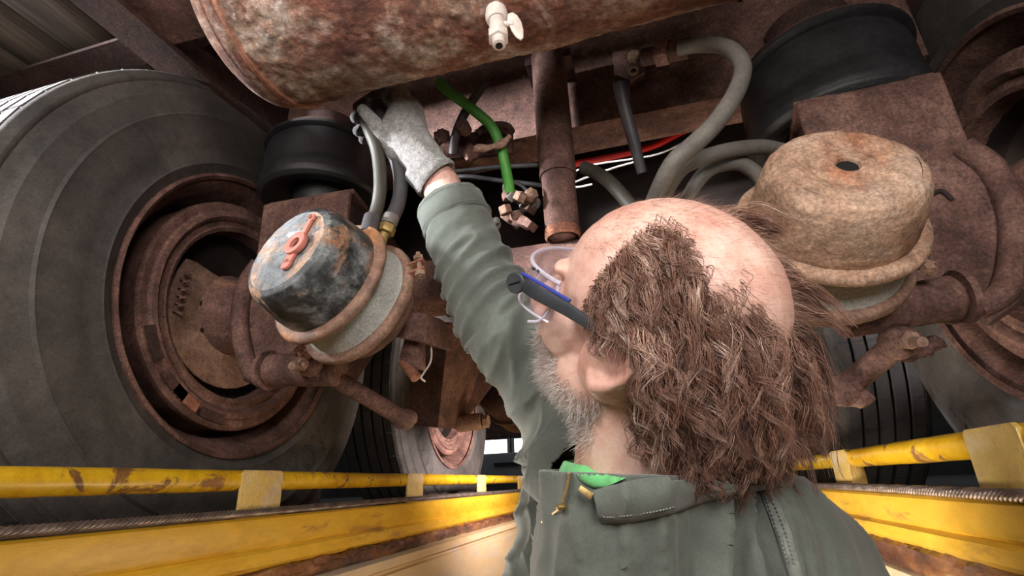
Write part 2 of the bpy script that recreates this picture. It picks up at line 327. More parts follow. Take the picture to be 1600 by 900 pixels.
# ================================================================ TRAILER FRAME
tf = thing('trailer_underbody', 'rusty underside of the trailer with frame rails, crossmembers and plank deck', 'trailer', (-.13, 1, .85))
def ibeam(xl, xr, z, y0, y1, name):
    m = MB(); xc = (xl+xr)/2
    m.box(xl, xr, y0, y1, z, z+.012); m.box(xc-.005, xc+.005, y0, y1, z+.012, .99); m.box(xl, xr, y0, y1, .99, .998)
    return m.build(name, M['rust_dark'], tf, noise_amp=.0008, sub=0, smooth=0)
ibeam(-.925, -.845, .85, -1.2, 7, 'frame_rail'); ibeam(.585, .665, .85, -1.2, 7, 'frame_rail')
for y in (-.9, -.3, .64, 1.45, 2.05, 2.65, 3.4, 4.2, 5):
    MB().box(-1.95, 1.24, y-.005, y+.005, .955, .999).box(-1.95, 1.24, y-.035, y+.035, .947, .955).build('crossmember', M['rust_dark'], tf, smooth=0)
MB().box(-1.95, 1.24, -1.3, 7.2, 1.037, 1.045).build('deck_light_block', M['black'], tf, smooth=0)  # added sheet that stops light leaking through the plank gaps
x = -1.911
while x < 1.24:
    MB().box(x, x+.132, -1.3, 7.2, 1.0, 1.035).build('plank', M['wood'], tf, bevel=.003); x += .137
# suspension crossmember channel behind the tank, its lower flange edge-lit
MB().box(-.845, .585, .93, .94, .735, .98).box(-.845, .585, .93, 1.03, .725, .735).box(-.845, .585, .93, 1.03, .98, .99).build('suspension_crossmember', M['rust'], tf, noise_amp=.001, smooth=0)
MB().box(-1.95, -1.9, -1.3, 7.2, .85, 1.036).build('side_rail', M['rust_dark'], tf, smooth=0)
MB().prism([onz(176, -20, .875), onz(262, 72, .875), onz(348, 50, .875), onz(332, -20, .875)], (0, 0, .008)).build('gusset_plate', M['rust'], tf, smooth=0)
MB().box(-.84, .58, 1.25, 1.26, .60, .998).build('shade_panel', M['shade_black'], tf, smooth=0)  # added dark panel, paints the space behind the crossmember as shade
MB().box(-.84, .58, 2.4, 2.41, .55, .998).build('shade_panel', M['shade_black'], tf, smooth=0)  # second added panel, shade painted further back
# clevis bracket with holes on the crossmember
cb = MB(); cb.prism([ony(957, 80, .9), ony(1008, 78, .9), ony(1008, 112, .9), ony(985, 126, .9), ony(960, 122, .9)], (0, .03, 0)); cb.build('valve_bracket', M['rust'], tf, bevel=.002)
MB().hexn(ony(990, 88, .893), (0, 1, 0), .012, .014).build('bolt', M['tan_rust'], tf)
MB().lathe([(.006, 0), (.011, 0), (.011, .004), (.006, .004)], ony(990, 112, .9)-Vector((0, .004, 0)), (0, 1, 0), 20, close=True).build('washer', M['tan_rust'], tf)
MB().lathe([(0, 0), (.0062, 0), (.0062, .003), (0, .003)], ony(990, 112, .9)-Vector((0, .0035, 0)), (0, 1, 0), 16).build('bolt_hole', M['black'], tf)
# ================================================================ AIR TANK
TC = Vector((0, .48, .71)); TR = .147
tk = thing('air_tank', 'large rust-pitted cylindrical air tank hanging above the mechanic', 'tank', (-.155, .48, .56))
def cyl_relief(name, prof, amp, fr, seg, m, parent):
    """a cylinder along x with real pitted relief"""
    mb = MB(); mb.lathe(prof, TC, (1, 0, 0), seg)
    V = []
    for p in mb.v:
        p = Vector(p); c = Vector((p.x, TC.y, TC.z)); d = p-c; r = d.length
        if r > .05:
            q = p*fr; a = noise.noise(q*.12)
            h = amp*((.4+.9*max(0, a+.35))*(noise.noise(q)+.6*noise.noise(q*2.1))+.9*a)
            p = c+d*(1+h/r)
        V.append(p)
    mb.v = [tuple(p) for p in V]; return mb.build(name, m, parent, smooth=80)
n = 190
cyl_relief('shell', [(TR, -.487+(.187+.487)*i/n) for i in range(n+1)], .0034, 75, 300, M['tank'], tk)
for s, x0, nm in ((-1, -.487, 'end_cap'), (1, .187, 'end_cap')):
    prof = [(TR+.001, x0+s*.0), (TR+.0035, x0+s*.004), (TR-.001, x0+s*.02)]+[(TR*cos(a), x0+s*(.02+.055*sin(a))) for a in np.linspace(0, PI/2, 14)]
    cyl_relief(nm, prof, .001, 60, 120, M['tank'], tk)
MB().lathe([(TR-.002, -.489), (TR+.0045, -.486), (TR+.0045, -.48), (TR-.002, -.477)], TC, (1, 0, 0), 96).build('weld_seam', M['rust_bright'], tk, noise_amp=.001, noise_scale=120)
for x_ in (-.36, .03): MB().box(x_, x_+.03, .47, .49, .85, .99).build('hanger_strap', M['rust_dark'], tk, smooth=0)
# drain cock
dp = Vector((-.1275, .466, .566)); dv = thing('drain_valve', 'pale metal drain valve with butterfly handle under the tank', 'valve', tuple(dp))
ax = Vector((.06, -.10, -1)).normalized()
MB().lathe([(0, .004), (.0135, .004), (.0145, -.004), (.0145, -.010), (.012, -.016), (.0, -.016)], dp+ax*.006, -ax, 28).build('boss', M['white_metal'], dv)
MB().lathe([(.0, .0), (.0095, .0), (.0100, .006), (.0105, .014), (.0095, .024), (.0, .024)], dp+ax*.020, ax, 24).build('valve_body', M['white_metal'], dv)
MB().hexn(dp+ax*.05, ax, .0135, .013).build('hex_collar', M['white_metal'], dv, bevel=.001)
MB().lathe([(.004, .0), (.0085, .0), (.008, .012), (.0045, .013), (.0045, .004)], dp+ax*.055, ax, 24).build('outlet', M['white_metal'], dv)
MB().lathe([(0, 0), (.0046, 0), (.0046, .001), (0, .001)], dp+ax*.0672, ax, 16).build('outlet_hole', M['black'], dv)
w = MB(); hx = cdir(1, 0, 0); hy = cdir(0, 1, 0); hz = cdir(0, 0, 1); hc = dp+ax*.030+hx*.019+hz*-.004
pts = [(-.006, .012), (.0, .014), (.006, .010), (.011, .002), (.0135, -.008), (.0135, -.018), (.010, -.021), (.004, -.017), (-.001, -.010), (-.004, -.003), (-.007, .003)]
w.prism([hc+hx*a+hy*b-hz*.002 for a, b in pts], hz*.004); w.build('butterfly_handle', M['white_metal'], dv, bevel=.0012)
MB().tube([hc-hx*.012, hc], .0035, 10).build('stem', M['white_metal'], dv)
# ================================================================ AIR SPRINGS
def airbag(c, r, h, label):
    t = thing('air_spring', label, 'air spring', tuple(c), 'air springs')
    P = [(r*.45, h*.2), (r*.6, h*.1), (r*.8, h*.01), (r*.92, 0), (r*.985, h*.05), (r, h*.13), (r*.985, h*.24), (r*.95, h*.36), (r*.945, h*.55), (r*.945, h*.72), (r*.925, h*.84), (r*.88, h*.89), (0, h*.89)]
    P2 = []
    for i in range(len(P)-1):
        for j in range(4): P2.append((P[i][0]+(P[i+1][0]-P[i][0])*j/4, P[i][1]+(P[i+1][1]-P[i][1])*j/4))
    MB().lathe(P2+[P[-1]], c, (0, 0, 1), 72).build('bellows', M['bag'], t, smooth=50)
    MB().lathe([(r*.6, h*.88), (r*.93, h*.88), (r*.985, h*.9), (r*.985, h*.94), (r*.92, h*.97), (r*.6, h*.97)], c, (0, 0, 1), 64, close=True).build('bead_ring', M['bag'], t)
    MB().lathe([(0, -.02), (r*.42, -.02), (r*.46, 0), (r*.46, h*.25), (0, h*.25)], c, (0, 0, 1), 48).build('piston', M['bag'], t)
    MB().lathe([(0, h*.97), (r*.88, h*.97), (r*.88, h*1.05), (r*.5, h*1.05), (r*.5, .845-c.z), (0, .845-c.z)], c, (0, 0, 1), 48).build('top_plate', M['rust_dark'], t)
    return t
airbag(Vector((-.685, .90, .628)), .142, .145, 'black rubber air spring bag near the gloved hand')
airbag(Vector((.40, .93, .572)), .158, .175, 'black rubber air spring bag above the tan brake chamber')
# ================================================================ AXLE, TRAILING ARM BRACKETS
axl = thing('axle', 'rusty round trailer axle tube with bracket plates at each end', 'axle', (-.125, .915, .39))
AX = Vector((0, .915, .385))
MB().lathe([(.0, -.84), (.047, -.84), (.052, -.8), (.068, -.74), (.068, -.7), (.058, -.67), (.058, .42), (.068, .45), (.068, .5), (.052, .55), (.047, .6), (0, .6)], AX, (1, 0, 0), 48).build('axle_tube', M['rust'], axl, noise_amp=.0012, noise_scale=35)
MB().box(-.32, -.215, .845, .93, .30, .345).build('axle_pad', M['rust'], axl, bevel=.004)
S = -.12
half = [(.41, .565), (.615, .57), (.612, .44), (.64, .385), (.638, .34), (.612, .26), (.565, .19), (.52, .175), (.47, .19), (.42, .215)]
def bracket(sg, y, label_part):
    P = [Vector((S+sg*a, y, z)) for a, z in half]
    m = MB(); m.prism(P, (0, .014, 0)); o = m.build('bracket_plate', M['rust'], axl, bevel=.004, smooth=0)
    # spring seat on top and the plates running back to the axle
    m = MB(); m.prism([Vector((S+sg*.41, y+.014, .565)), Vector((S+sg*.615, y+.014, .57)), Vector((S+sg*.60, y+.35, .575)), Vector((S+sg*.46, y+.35, .572))], (0, 0, .012)); m.build('spring_seat', M['rust'], axl, bevel=.003, smooth=0)
    for a in (.43, .60):
        m = MB(); m.prism([Vector((S+sg*a, y+.014, .56)), Vector((S+sg*a, y+.3, .56)), Vector((S+sg*a, y+.2, .3)), Vector((S+sg*a, y+.1, .19)), Vector((S+sg*a, y+.014, .2))], (sg*.012, 0, 0)); m.build('side_plate', M['rust_dark'], axl, bevel=.002, smooth=0)
    c = Vector((S+sg*.435, y-.045, .193))
    m = MB(); m.lathe([(0, -.07), (.022, -.07), (.028, -.064), (.028, .064), (.022, .07), (0, .07)], c, (sg, 0, .08), 32); m.lathe([(.0, .07), (.034, .07), (.034, .078), (0, .078)], c, (sg, 0, .08), 32); m.build('bushing', M['rust'], axl, noise_amp=.001, noise_scale=80)
    return c
cl = bracket(-1, .775, 'left'); cr_ = bracket(1, .775, 'right')
MB().tube(bez([ony(1452, 306, .772), ony(1470, 298, .772), ony(1488, 312, .772)], 10), .003, 8).build('slot_lip', M['shade_black'], axl)  # dark arc painted for the shade in the slot
# raised rib on right bracket
for sg in (1, -1):
    m = MB(); m.tube(bez([Vector((S+sg*.60, .772, .43)), Vector((S+sg*.62, .766, .38)), Vector((S+sg*.615, .765, .3)), Vector((S+sg*.58, .767, .215)), Vector((S+sg*.54, .77, .19))], 24), .016, 12); m.build('rolled_edge', M['rust'], axl, smooth=60)
def arm(p0, p1, r, label, nuts=()):
    t = thing('torque_rod', label, 'rod', tuple(p0), 'torque rods')
    MB().tube([p0, p0.lerp(p1, .5), p1], r, 18).build('rod', M['rust'], t, noise_amp=.0006, noise_scale=60)
    d = (p1-p0).normalized()
    for q in (p0, p1): MB().ball(q, r*1.55, 32, (1, 1, .85)).build('end_joint', M['rust'], t, noise_amp=.002, noise_scale=60)
    m = MB(); m.hexn(p0+Vector((0, -.026, -.004)), (0, 1, 0), .0105, .012); m.tube([p0+Vector((0, -.02, -.004)), p0+Vector((.002, -.05, -.012))], .006, 10); m.build('bolt', M['rust_tan'], t)
    return t
arm(ony(487, 570, .70), ony(632, 655, .86), .0145, 'rusty torque rod running down from the left bracket, below the black-painted chamber')
ar = arm(ony(1405, 535, .72), ony(1318, 608, .80), .0155, 'rusty torque rod below the tan brake chamber')
for k, (u, v, r) in enumerate(((1322, 614, .021), (1344, 622, .015), (1303, 606, .014), (1418, 548, .018), (1441, 546, .014), (1460, 536, .012))):
    MB().ball(ony(u, v, .775), r, 36, (1, .9, .8)).build('rubber_boot', M['rust'], ar, noise_amp=.004, noise_scale=90, smooth=80)
# hanger of the second axle (folded channel)
hb = thing('suspension_hanger', 'folded rusty steel hanger bracket hanging between the axles', 'bracket', (-.52, 1.3, .15))
A = lambda u, v, y: ony(u, v, y)
MB().prism([A(655, 505, 1.02), A(702, 503, 1.02), A(684, 668, 1.1), A(640, 664, 1.1), A(640, 560, 1.05)], (0, .008, 0)).build('left_plate', M['rust_dark'], hb, smooth=0, bevel=.001)
MB().prism([A(702, 503, 1.02), A(780, 500, 1.28), A(800, 560, 1.3), A(716, 670, 1.2), A(684, 668, 1.1)], (0, .008, 0)).build('right_plate', M['rust'], hb, smooth=0, bevel=.001)
MB().box(-.55, -.25, 1.05, 1.35, .47, .52).build('top_channel', M['rust_dark'], hb, smooth=0)
m = MB(); c = A(735, 660, 1.2); m.lathe([(0, -.03), (.02, -.03), (.02, .03), (0, .03)], c, (1, 0, .05), 20); m.hexn(c+Vector((.04, 0, 0)), (1, 0, 0), .016, .012); m.build('pivot_bolt', M['tan_rust'], hb, noise_amp=.001, noise_scale=80)
# ================================================================ SHOCK ABSORBER
st, sb_ = ony(857, 100, .86), ony(880, 376, .86); d = (sb_-st)
sh = thing('shock_absorber', 'rusty tubular shock absorber hanging in the middle', 'shock absorber', tuple(sb_))
ln = d.length
MB().lathe([(0, -.02), (.0365, -.02), (.0365, ln*.655), (.0372, ln*.66), (.0365, ln*.675), (.031, ln*.675), (0, ln*.675)], st, d, 48).build('dust_cover', M['rust'], sh, noise_amp=.0006, noise_scale=60)
MB().lathe([(0, ln*.6), (.0325, ln*.6), (.0325, ln*.93), (.030, ln*.965), (.022, ln*.99), (0, ln)], st, d, 48).build('cylinder', M['tan_rust_d'] if 'tan_rust_d' in M else M['rust'], sh, noise_amp=.0006, noise_scale=60)
for k in range(3): MB().lathe([(.03, 0), (.034, .002), (.03, .006)], st+d*(.945+.016*k), d, 32).build('thread_ring', M['rust_bright'], sh)
MB().box(st.x-.05, st.x+.05, st.y-.01, st.y+.06, st.z+.0, st.z+.02).build('top_mount', M['rust_dark'], sh, smooth=0)
# ================================================================ WHEELS
def wheel(cx, cy, cz, sg, label, near=True, letters=None, r=.525, group=None):
    """sg = +1 : inner sidewall faces +x"""
    t = thing('wheel_and_tyre', label, 'wheel', (cx-sg*.13, cy, cz-r), 'trailer wheels')
    c = Vector((cx, cy, cz)); ax = Vector((sg, 0, 0))
    wd = -.25; sw = [(.312, -.004), (.322, .001), (.33, .006), (.334, .0085), (.338, .0065), (.352, .009), (.356, .0075), (.37, .0105), (.40, .012), (.43, .0095), (.434, .011), (.438, .0055), (.443, .0045), (.470, 0), (.476, -.0005), (.480, -.0055), (.490, -.008), (.502, -.012), (.506, -.0095), (.511, -.010), (.514, -.016), (.521, -.020), (r, -.026)]
    prof = [(r, -.026)]; nb = 4; g = .009; w0 = -.026; w1 = wd+.026
    for k in range(nb):
        a = w0+(w1-w0)*(k+1)/(nb+1); prof += [(r+.001, a+g/2), (r-.014, a+g/2*.6), (r-.014, a-g/2*.6), (r+.001, a-g/2)]
    prof.append((r, w1))
    MB().lathe(sw+prof[1:-1]+[(rr, wd-z) for rr, z in sw[::-1]], c, ax, 128).build('tyre', M['tyre_side'], t, smooth=40)
    # tread blocks seen on the shoulders: lugs of rubber
    m = MB(); nn = 60 if near else 40
    for k in range(nn):
        a = 2*PI*k/nn
        for b in range(nb+1):
            za = w0+(w1-w0)*b/(nb+1)-.006; zb = w0+(w1-w0)*(b+1)/(nb+1)+.006; hw = PI/nn*.93
            vs = []
            for aa in (a-hw, a+hw):
                for zz in (za, zb):
                    for rr in (r-.004, r+.0025): vs.append(c+ax*zz+Vector((0, cos(aa), sin(aa)))*rr)
            m.add(vs, [(0, 1, 3, 2), (4, 6, 7, 5), (0, 4, 5, 1), (2, 3, 7, 6), (1, 5, 7, 3)])
    o = m.build('tread_blocks', M['tread'], t, smooth=0); o['kind'] = 'stuff'
    # rim
    MB().lathe([(.302, .0), (.308, .006), (.314, .004), (.314, -.006), (.298, -.012), (.287, -.03), (.27, -.06), (.266, -.13), (.25, -.15), (.23, -.155), (.16, -.155)], c, ax, 96).build('rim', M['rust'], t, noise_amp=.0006, noise_scale=40, smooth=50)
    dr = MB().lathe([(.14, -.16), (.22, -.16), (.247, -.13), (.252, -.045), (.256, -.036), (.256, -.024), (.250, -.018), (.236, -.018), (.232, -.012), (.222, -.010), (.215, -.016), (.212, -.024), (.204, -.024), (.198, -.018), (.190, -.022), (.188, -.06)], c, ax, 96).build('brake_drum', M['rust'], t, noise_amp=.001, noise_scale=45, smooth=40)
    MB().lathe([(.188, -.058), (.188, -.10), (.06, -.13)], c, ax, 64).build('drum_interior', M['shade_black'], t)  # shade inside the drum put into the colour
    if near:
        for a in (165, 187, 196, 214, 25, 340):
            a0, a1 = R(a-8), R(a+8)
            MB().lathe([(.227, -.016), (.247, -.016), (.247, -.011), (.227, -.011)], c, ax, 6, close=True, a0=a0, a1=a1).build('lining_tab', M['rust_dark'] if a != 196 else M['rust_bright'], dr)
        # dust shield half plate with holes, spring, spider
        sp = MB(); pl = []
        for k in range(19): a = R(150+k*10.5); pl.append(c+ax*-.055+Vector((0, -cos(a)*.0, 0))+Vector((0, cos(a), sin(a)))*.165)
        pl += [c+ax*-.055+Vector((0, .02, .07)), c+ax*-.055+Vector((0, -.06, .075)), c+ax*-.055+Vector((0, -.12, .085))]
        sp.prism(pl, ax*.006); sp.build('brake_spider', M['rust_tan'], t, smooth=0, bevel=.002)
        for dy, dz, rr in ((-.085, .0, .008), (-.075, -.055, .005), (-.062, .055, .004)):
            MB().lathe([(0, 0), (rr, 0), (rr, .002), (0, .002)], c+ax*-.0485+Vector((0, dy, dz)), ax, 16).build('bolt_hole', M['black'], t)
        hx_ = []
        for k in range(24*9): q = k/8; hx_.append(c+ax*(-.035+.007*cos(q*PI/4*8/8*PI/2))+Vector((0, -.150+.007*sin(q*PI/2*PI/2), -.045+.09*k/(24*9))))
        MB().tube(hx_, .0019, 6).build('return_spring', M['rust'], t)
        MB().lathe([(0, .0), (.052, .0), (.066, -.012), (.08, -.03), (.092, -.055), (0, -.055)][::-1], c+ax*.005, ax, 40).build('hub', M['rust'], t, noise_amp=.002, noise_scale=40)
    if letters:
        word, ang0, step, size, rr, flip, ups = letters
        for k, ch in enumerate(word):
            cu = bpy.data.curves.new('c', 'FONT'); cu.body = ch; cu.size = size; cu.align_x = 'CENTER'; cu.fill_mode = 'NONE'; cu.bevel_depth = .0014; cu.bevel_resolution = 0; cu.resolution_u = 3
            tmp = bpy.data.objects.new('tmp', cu); COL.objects.link(tmp); bpy.context.view_layer.update()
            me = bpy.data.meshes.new_from_object(tmp.evaluated_get(bpy.context.evaluated_depsgraph_get())); bpy.data.objects.remove(tmp)
            a = R(ang0+step*k); rad = Vector((0, cos(a), sin(a))); tan = Vector((0, -sin(a), cos(a)))*flip
            up = rad
            m = MB(); vs = []
            for v in me.vertices:
                h_ = np.interp(rr+ups*v.co.y*1.25, [.33, .356, .37, .40, .43, .438, .47], [.006, .0075, .0105, .012, .0095, .0055, 0]); q = c+rad*(rr+ups*v.co.y*1.25)+tan*v.co.x+ax*(h_+.0003); vs.append(q+ax*v.co.z)
            m.add(vs, [tuple(p.vertices) for p in me.polygons]); o = m.build('raised_letter', M['rubber_letter'], t, smooth=60)
    return t
M['tyre_side'] = M['rubber']
M['rubber_letter'] = mat('letter_rubber', [(.3, (.03, .028, .027)), (.7, (.055, .05, .048))], 9, bump=.1)
wheel(-.85, .91, .385, 1, 'nearest left trailer wheel, its inner side filling the left of the view', letters=('MOVT', -60, 8.8, .066, .415, 1, -1))
wheel(.60, .93, .385, -1, 'nearest right trailer wheel, beyond the tan brake chamber at the right edge', letters=('EDMIL', -38, -7.5, .050, .455, -1, -1))
wheel(-.85, 2.15, .385, 1, 'second left trailer wheel, seen past the hanger bracket', near=False, letters=('AXVLLH', -150, 8, .04, .43, 1, -1))
wheel(.50, 2.15, .385, -1, "second right trailer wheel, behind the mechanic's curls", near=False)
MB().lathe([(0, -.84), (.058, -.84), (.058, .5), (0, .5)], Vector((0, 2.15, .385)), (1, 0, 0), 32).build('axle', M['rust_dark'], None)
tag(bpy.context.scene.objects[-1] if False else [o for o in COL.objects if o.name.startswith('axle.') and o.type == 'MESH'][-1] if [o for o in COL.objects if o.name.startswith('axle.') and o.type == 'MESH'] else bpy.data.objects['axle'], 'dark second axle tube behind the first, mostly in shadow', 'axle')
# ================================================================ BRAKE CHAMBERS
def chamber(c, axis, label, top, side, style):
    t = thing('brake_chamber', label, 'brake chamber', tuple(c-axis*.16), 'brake chambers'); up = axis
    def L_(prof, nm, m, **k): return MB().lathe(prof, c, up, 72).build(nm, m, t, **k)
    def den(P, n=5):
        o = []
        for i in range(len(P)-1):
            for j in range(n): o.append((P[i][0]+(P[i+1][0]-P[i][0])*j/n, P[i][1]+(P[i+1][1]-P[i][1])*j/n))
        return o+[P[-1]]
    dome = L_(den([(.088, .0), (.0885, .012), (.0868, .033), (.0835, .056), (.080, .067), (.0745, .075), (.066, .079)]), 'spring_housing', side, noise_amp=.0005 if style == 'black' else .0012, noise_scale=55, smooth=70)
    if style == 'black':
        tp = L_(den([(.066, .079), (.05, .080), (.032, .0802), (.026, .078), (0, .0775)]), 'housing_top', top, noise_amp=.0005, noise_scale=55, smooth=70)
    else:
        tp = L_(den([(.066, .079), (.050, .0805), (.042, .079), (.036, .0762), (.032, .0765), (.026, .0785), (.013, .0788), (.011, .075)]), 'housing_top', top, noise_amp=.0006, noise_scale=60, smooth=70)
        L_([(0, .0745), (.0125, .0745), (.0125, .0775)], 'release_hole', M['black'])
    L_([(.086, .004), (.093, .0045), (.1005, .003), (.1035, -.001), (.103, -.006), (.0985, -.0095), (.088, -.009)], 'rolled_flange', M['tan_rust'] if style != 'black' else M['flange_rust'], noise_amp=.0006, noise_scale=50, smooth=70)
    L_([(.084, -.010), (.083, -.022), (.087, -.04), (.094, -.052), (.096, -.058), (.09, -.06)], 'diaphragm_body', M['alu'], noise_amp=.0004, noise_scale=50, smooth=70)
    L_([(.09, -.056), (.0975, -.053), (.1045, -.0545), (.1065, -.058), (.1065, -.066), (.1045, -.0695), (.0975, -.071), (.088, -.070)], 'clamp_band', M['rust_tan'], noise_amp=.001, noise_scale=60, smooth=70)
    L_([(.094, -.070), (.092, -.084), (.078, -.104), (.05, -.115), (0, -.117)], 'pressure_housing', M['rust'], noise_amp=.0012, noise_scale=50, smooth=70)
    return t, up
M['flange_rust'] = mat('flange_rust', [(.3, (.13, .065, .045)), (.5, (.25, .14, .095)), (.68, (.45, .2, .08))], 9, fine=(240, .7, 1.2), bump=.4, bscale=120, rough=.6, bdist=.002)
aL = cdir(-.47, .53, -.71); cL = ray(513, 438, .76)
aR = cdir(-.16, .68, -.70); cR = ray(1294, 345, .61)
tL, _ = chamber(cL, aL, 'black-painted rusting brake chamber with a faded red release tool on top', M['chip_top'], M['chipped'], 'black')
tR, _ = chamber(cR, aR, 'tan rust-coated brake chamber with a round centre hole, right of the mechanic', M['tan_rust'], M['tan_rust'], 'tan')
# release-tool plug on the left chamber: follows image line (450,415)-(490,340)
def onplane(u, v, p, n): d = ray(u, v); return d*(p.dot(n)/d.dot(n))
pT = cL+aL*.0812
a_, b_ = onplane(447, 415, pT, aL), onplane(487, 343, pT, aL); e1 = (b_-a_).normalized(); e2 = aL.cross(e1); m0 = onplane(467, 384, pT, aL)
la = (a_-m0).dot(e1); lb = (b_-m0).dot(e1)
kt = thing('release_tool', 'faded red plastic release plug clipped across the black brake chamber top', 'plug', tuple(m0))
def bar(s0, s1, w0, w1, h): return MB().prism([m0+e1*s0+e2*w0, m0+e1*s1+e2*w1, m0+e1*s1-e2*w1, m0+e1*s0-e2*w0], aL*h)
ring = MB().lathe([(.0075, .001), (.0175, .001), (.0185, .004), (.0175, .0085), (.014, .0095), (.0085, .008)], m0, aL, 36, close=True)
ring.build('plug_ring', M['salmon'], kt, smooth=60)
MB().lathe([(0, .002), (.0085, .002), (.0085, .003), (0, .003)], m0, aL, 20).build('plug_well', M['rust_dark'], kt)
q = bar(.014, lb, .0045, .0035, .005); q.lathe([(0, 0), (.006, 0), (.006, .005), (0, .005)], m0+e1*lb, aL, 16); q.build('strap', M['salmon'], kt, bevel=.001)
q = bar(la, -.014, .0075, .008, .005); q.lathe([(0, 0), (.0085, 0), (.0085, .005), (0, .005)], m0+e1*la, aL, 16); q.build('tab', M['salmon'], kt, bevel=.001)
MB().ball(m0+e1*lb+aL*.006, .0032, 10).build('rivet', M['rust_bright'], kt)
def lug(c, ax, u, v, off, par, bm, dep=None):
    """clamp-band lug with a bolt, placed on the band where pixel (u,v) meets its plane"""
    pc = c+ax*off; p = onplane(u, v, pc, ax); dr = (p-pc).normalized(); tg = ax.cross(dr); p = pc+dr*.112
    m = MB()
    for s in (-1, 1): m.prism([p-dr*.01+tg*s*.007-ax*.009, p+dr*.016+tg*s*.007-ax*.007, p+dr*.018+tg*s*.007+ax*.004, p-dr*.01+tg*s*.007+ax*.009], tg*s*.004)
    m.build('band_lug', bm, par, bevel=.0012)
    m = MB(); m.tube([p+dr*.008-tg*.024, p+dr*.008+tg*.03], .0038, 10); m.hexn(p+dr*.008-tg*.018, tg, .0085, .009); m.hexn(p+dr*.008+tg*.017, tg, .008, .008); m.build('lug_bolt', M['rust_tan'], par)
lug(cL, aL, 640, 425, -.062, tL, M['rust_bright']); lug(cL, aL, 470, 555, -.062, tL, M['rust_bright'])
lug(cR, aR, 1405, 405, -.062, tR, M['rust_tan'])
# chamber mounting brackets back to the axle
for c, ax, sg, t in ((cL, aL, -1, tL), (cR, aR, 1, tR)):
    m = MB(); k = c-ax*.105; x = cdir(1, -.2, 0)
    m.prism([k-x*.085+Vector((0, 0, -.03)), k+x*.085+Vector((0, 0, -.03)), k+x*.095+Vector((0, .10, -.02)), k-x*.06+Vector((0, .16, -.0))], (0, .0, .05)); m.build('mounting_plate', M['rust'], t, noise_amp=.004, noise_scale=40, bevel=.004, sub=3)
# slack adjuster with cotter pin under left chamber
sa = thing('slack_adjuster', 'rusty slack adjuster arm with a bent cotter pin beside the chamber clamp', 'adjuster', tuple(ony(668, 560, .78)))
MB().prism([ony(640, 500, .76), ony(654, 500, .76), ony(654, 575, .76), ony(640, 572, .76), ony(622, 560, .76)], (0, .03, 0)).build('arm', M['rust'], sa, bevel=.003)
MB().tube([ony(630, 565, .77), ony(650, 590, .76)], .009, 12).build('clevis_pin', M['rust_bright'], sa)
MB().tube(bez([ony(672, 520, .78), ony(674, 560, .78), ony(664, 580, .77), ony(658, 590, .76), ony(664, 596, .77)], 16), .0016, 6).build('cotter_pin', M['white_metal'], sa)
# far-side brake chamber of the second axle with a red tag
c2 = ony(800, 610, 1.75); a2 = Vector((-.25, -.9, .3)).normalized()
t2 = thing('brake_chamber', 'small dark brake chamber of the second axle with a bright red plug', 'brake chamber', tuple(c2), 'brake chambers')
MB().lathe([(.0, .10), (.08, .10), (.1, .09), (.112, .05), (.113, 0), (.125, -.003), (.125, -.02), (.105, -.03), (.11, -.06), (.12, -.075), (.12, -.09), (.09, -.11), (0, -.12)], c2, a2, 40).build('housing', M['rust_dark'], t2, smooth=50)
MB().tube([c2-a2*.1, Vector((c2.x, 2.09, .385))], .03, 16).build('mounting_bracket', M['rust_dark'], t2)
p2 = c2+a2*.103; q0, q1 = onplane(778, 598, p2, a2), onplane(783, 617, p2, a2); e = (q1-q0).normalized(); f = a2.cross(e)
MB().prism([q0-f*.008, q0+f*.008, q1+f*.006, q1-f*.006], a2*.008).lathe([(0, 0), (.016, 0), (.016, .009), (0, .009)], q0, a2, 16).build('red_plug', M['red_tag'], t2)
# ================================================================ HOSES
def hose(name, pts, r, m, label, cat='hose', group=None, n=40):
    P = bez([ray(u, v, d) for u, v, d in pts], n)
    return tag(MB().tube(P, r, 16).build(name, m, None, smooth=70), label, cat, group or ('air hoses' if name == 'air_hose' else None))
hose('air_hose', [(1060, 76, .80), (1095, 70, .78), (1135, 74, .74), (1160, 100, .70), (1152, 140, .66), (1120, 190, .63), (1085, 225, .62), (1050, 258, .62), (1020, 320, .66), (1000, 370, .72)], .0115, M['hose'], 'thick pale grey hose looping from the crossmember fitting down behind his head')
hose('air_hose', [(1225, 236, .72), (1190, 230, .70), (1140, 235, .68), (1090, 250, .67), (1060, 268, .67), (1030, 320, .7), (1010, 370, .74)], .0105, M['hose'], 'grey hose running to the left from behind the tan brake chamber')
hose('air_hose', [(1195, 290, .70), (1178, 268, .70), (1150, 255, .70), (1110, 264, .70), (1080, 300, .7), (1060, 360, .74)], .0100, M['hose'], 'short grey hose arching under the longer one beside the tan chamber')
hose('air_hose', [(912, 262, .98), (935, 272, .95), (960, 292, .90), (1010, 350, .84)], .0125, M['hose_olive'], 'short stub of grey hose between the shock absorber and his hair')
hose('air_hose', [(565, 176, .87), (578, 205, .86), (590, 240, .85), (594, 290, .83), (588, 330, .82), (576, 358, .80)], .0108, M['hose_olive'], "slim olive grey hose held under the thumb of the glove")
ha = hose('air_hose', [(588, 160, .90), (600, 200, .89), (616, 240, .88), (626, 280, .86), (622, 318, .84), (608, 348, .82)], .0120, M['hose_dark'], 'dark purplish hose from the hand down to the brass fitting')
hose('air_hose', [(758, 128, .95), (740, 155, .95), (722, 185, .95), (711, 215, .96), (708, 240, .97)], .0085, M['hose_dark'], 'thin dark grey hose crossing behind the green one')
hose('green_air_hose', [(685, 128, .93), (705, 146, .92), (740, 172, .92), (768, 198, .92), (783, 232, .92), (790, 262, .92), (797, 300, .93)], .0095, M['green_hose'], 'bright green air hose hanging behind the tank')
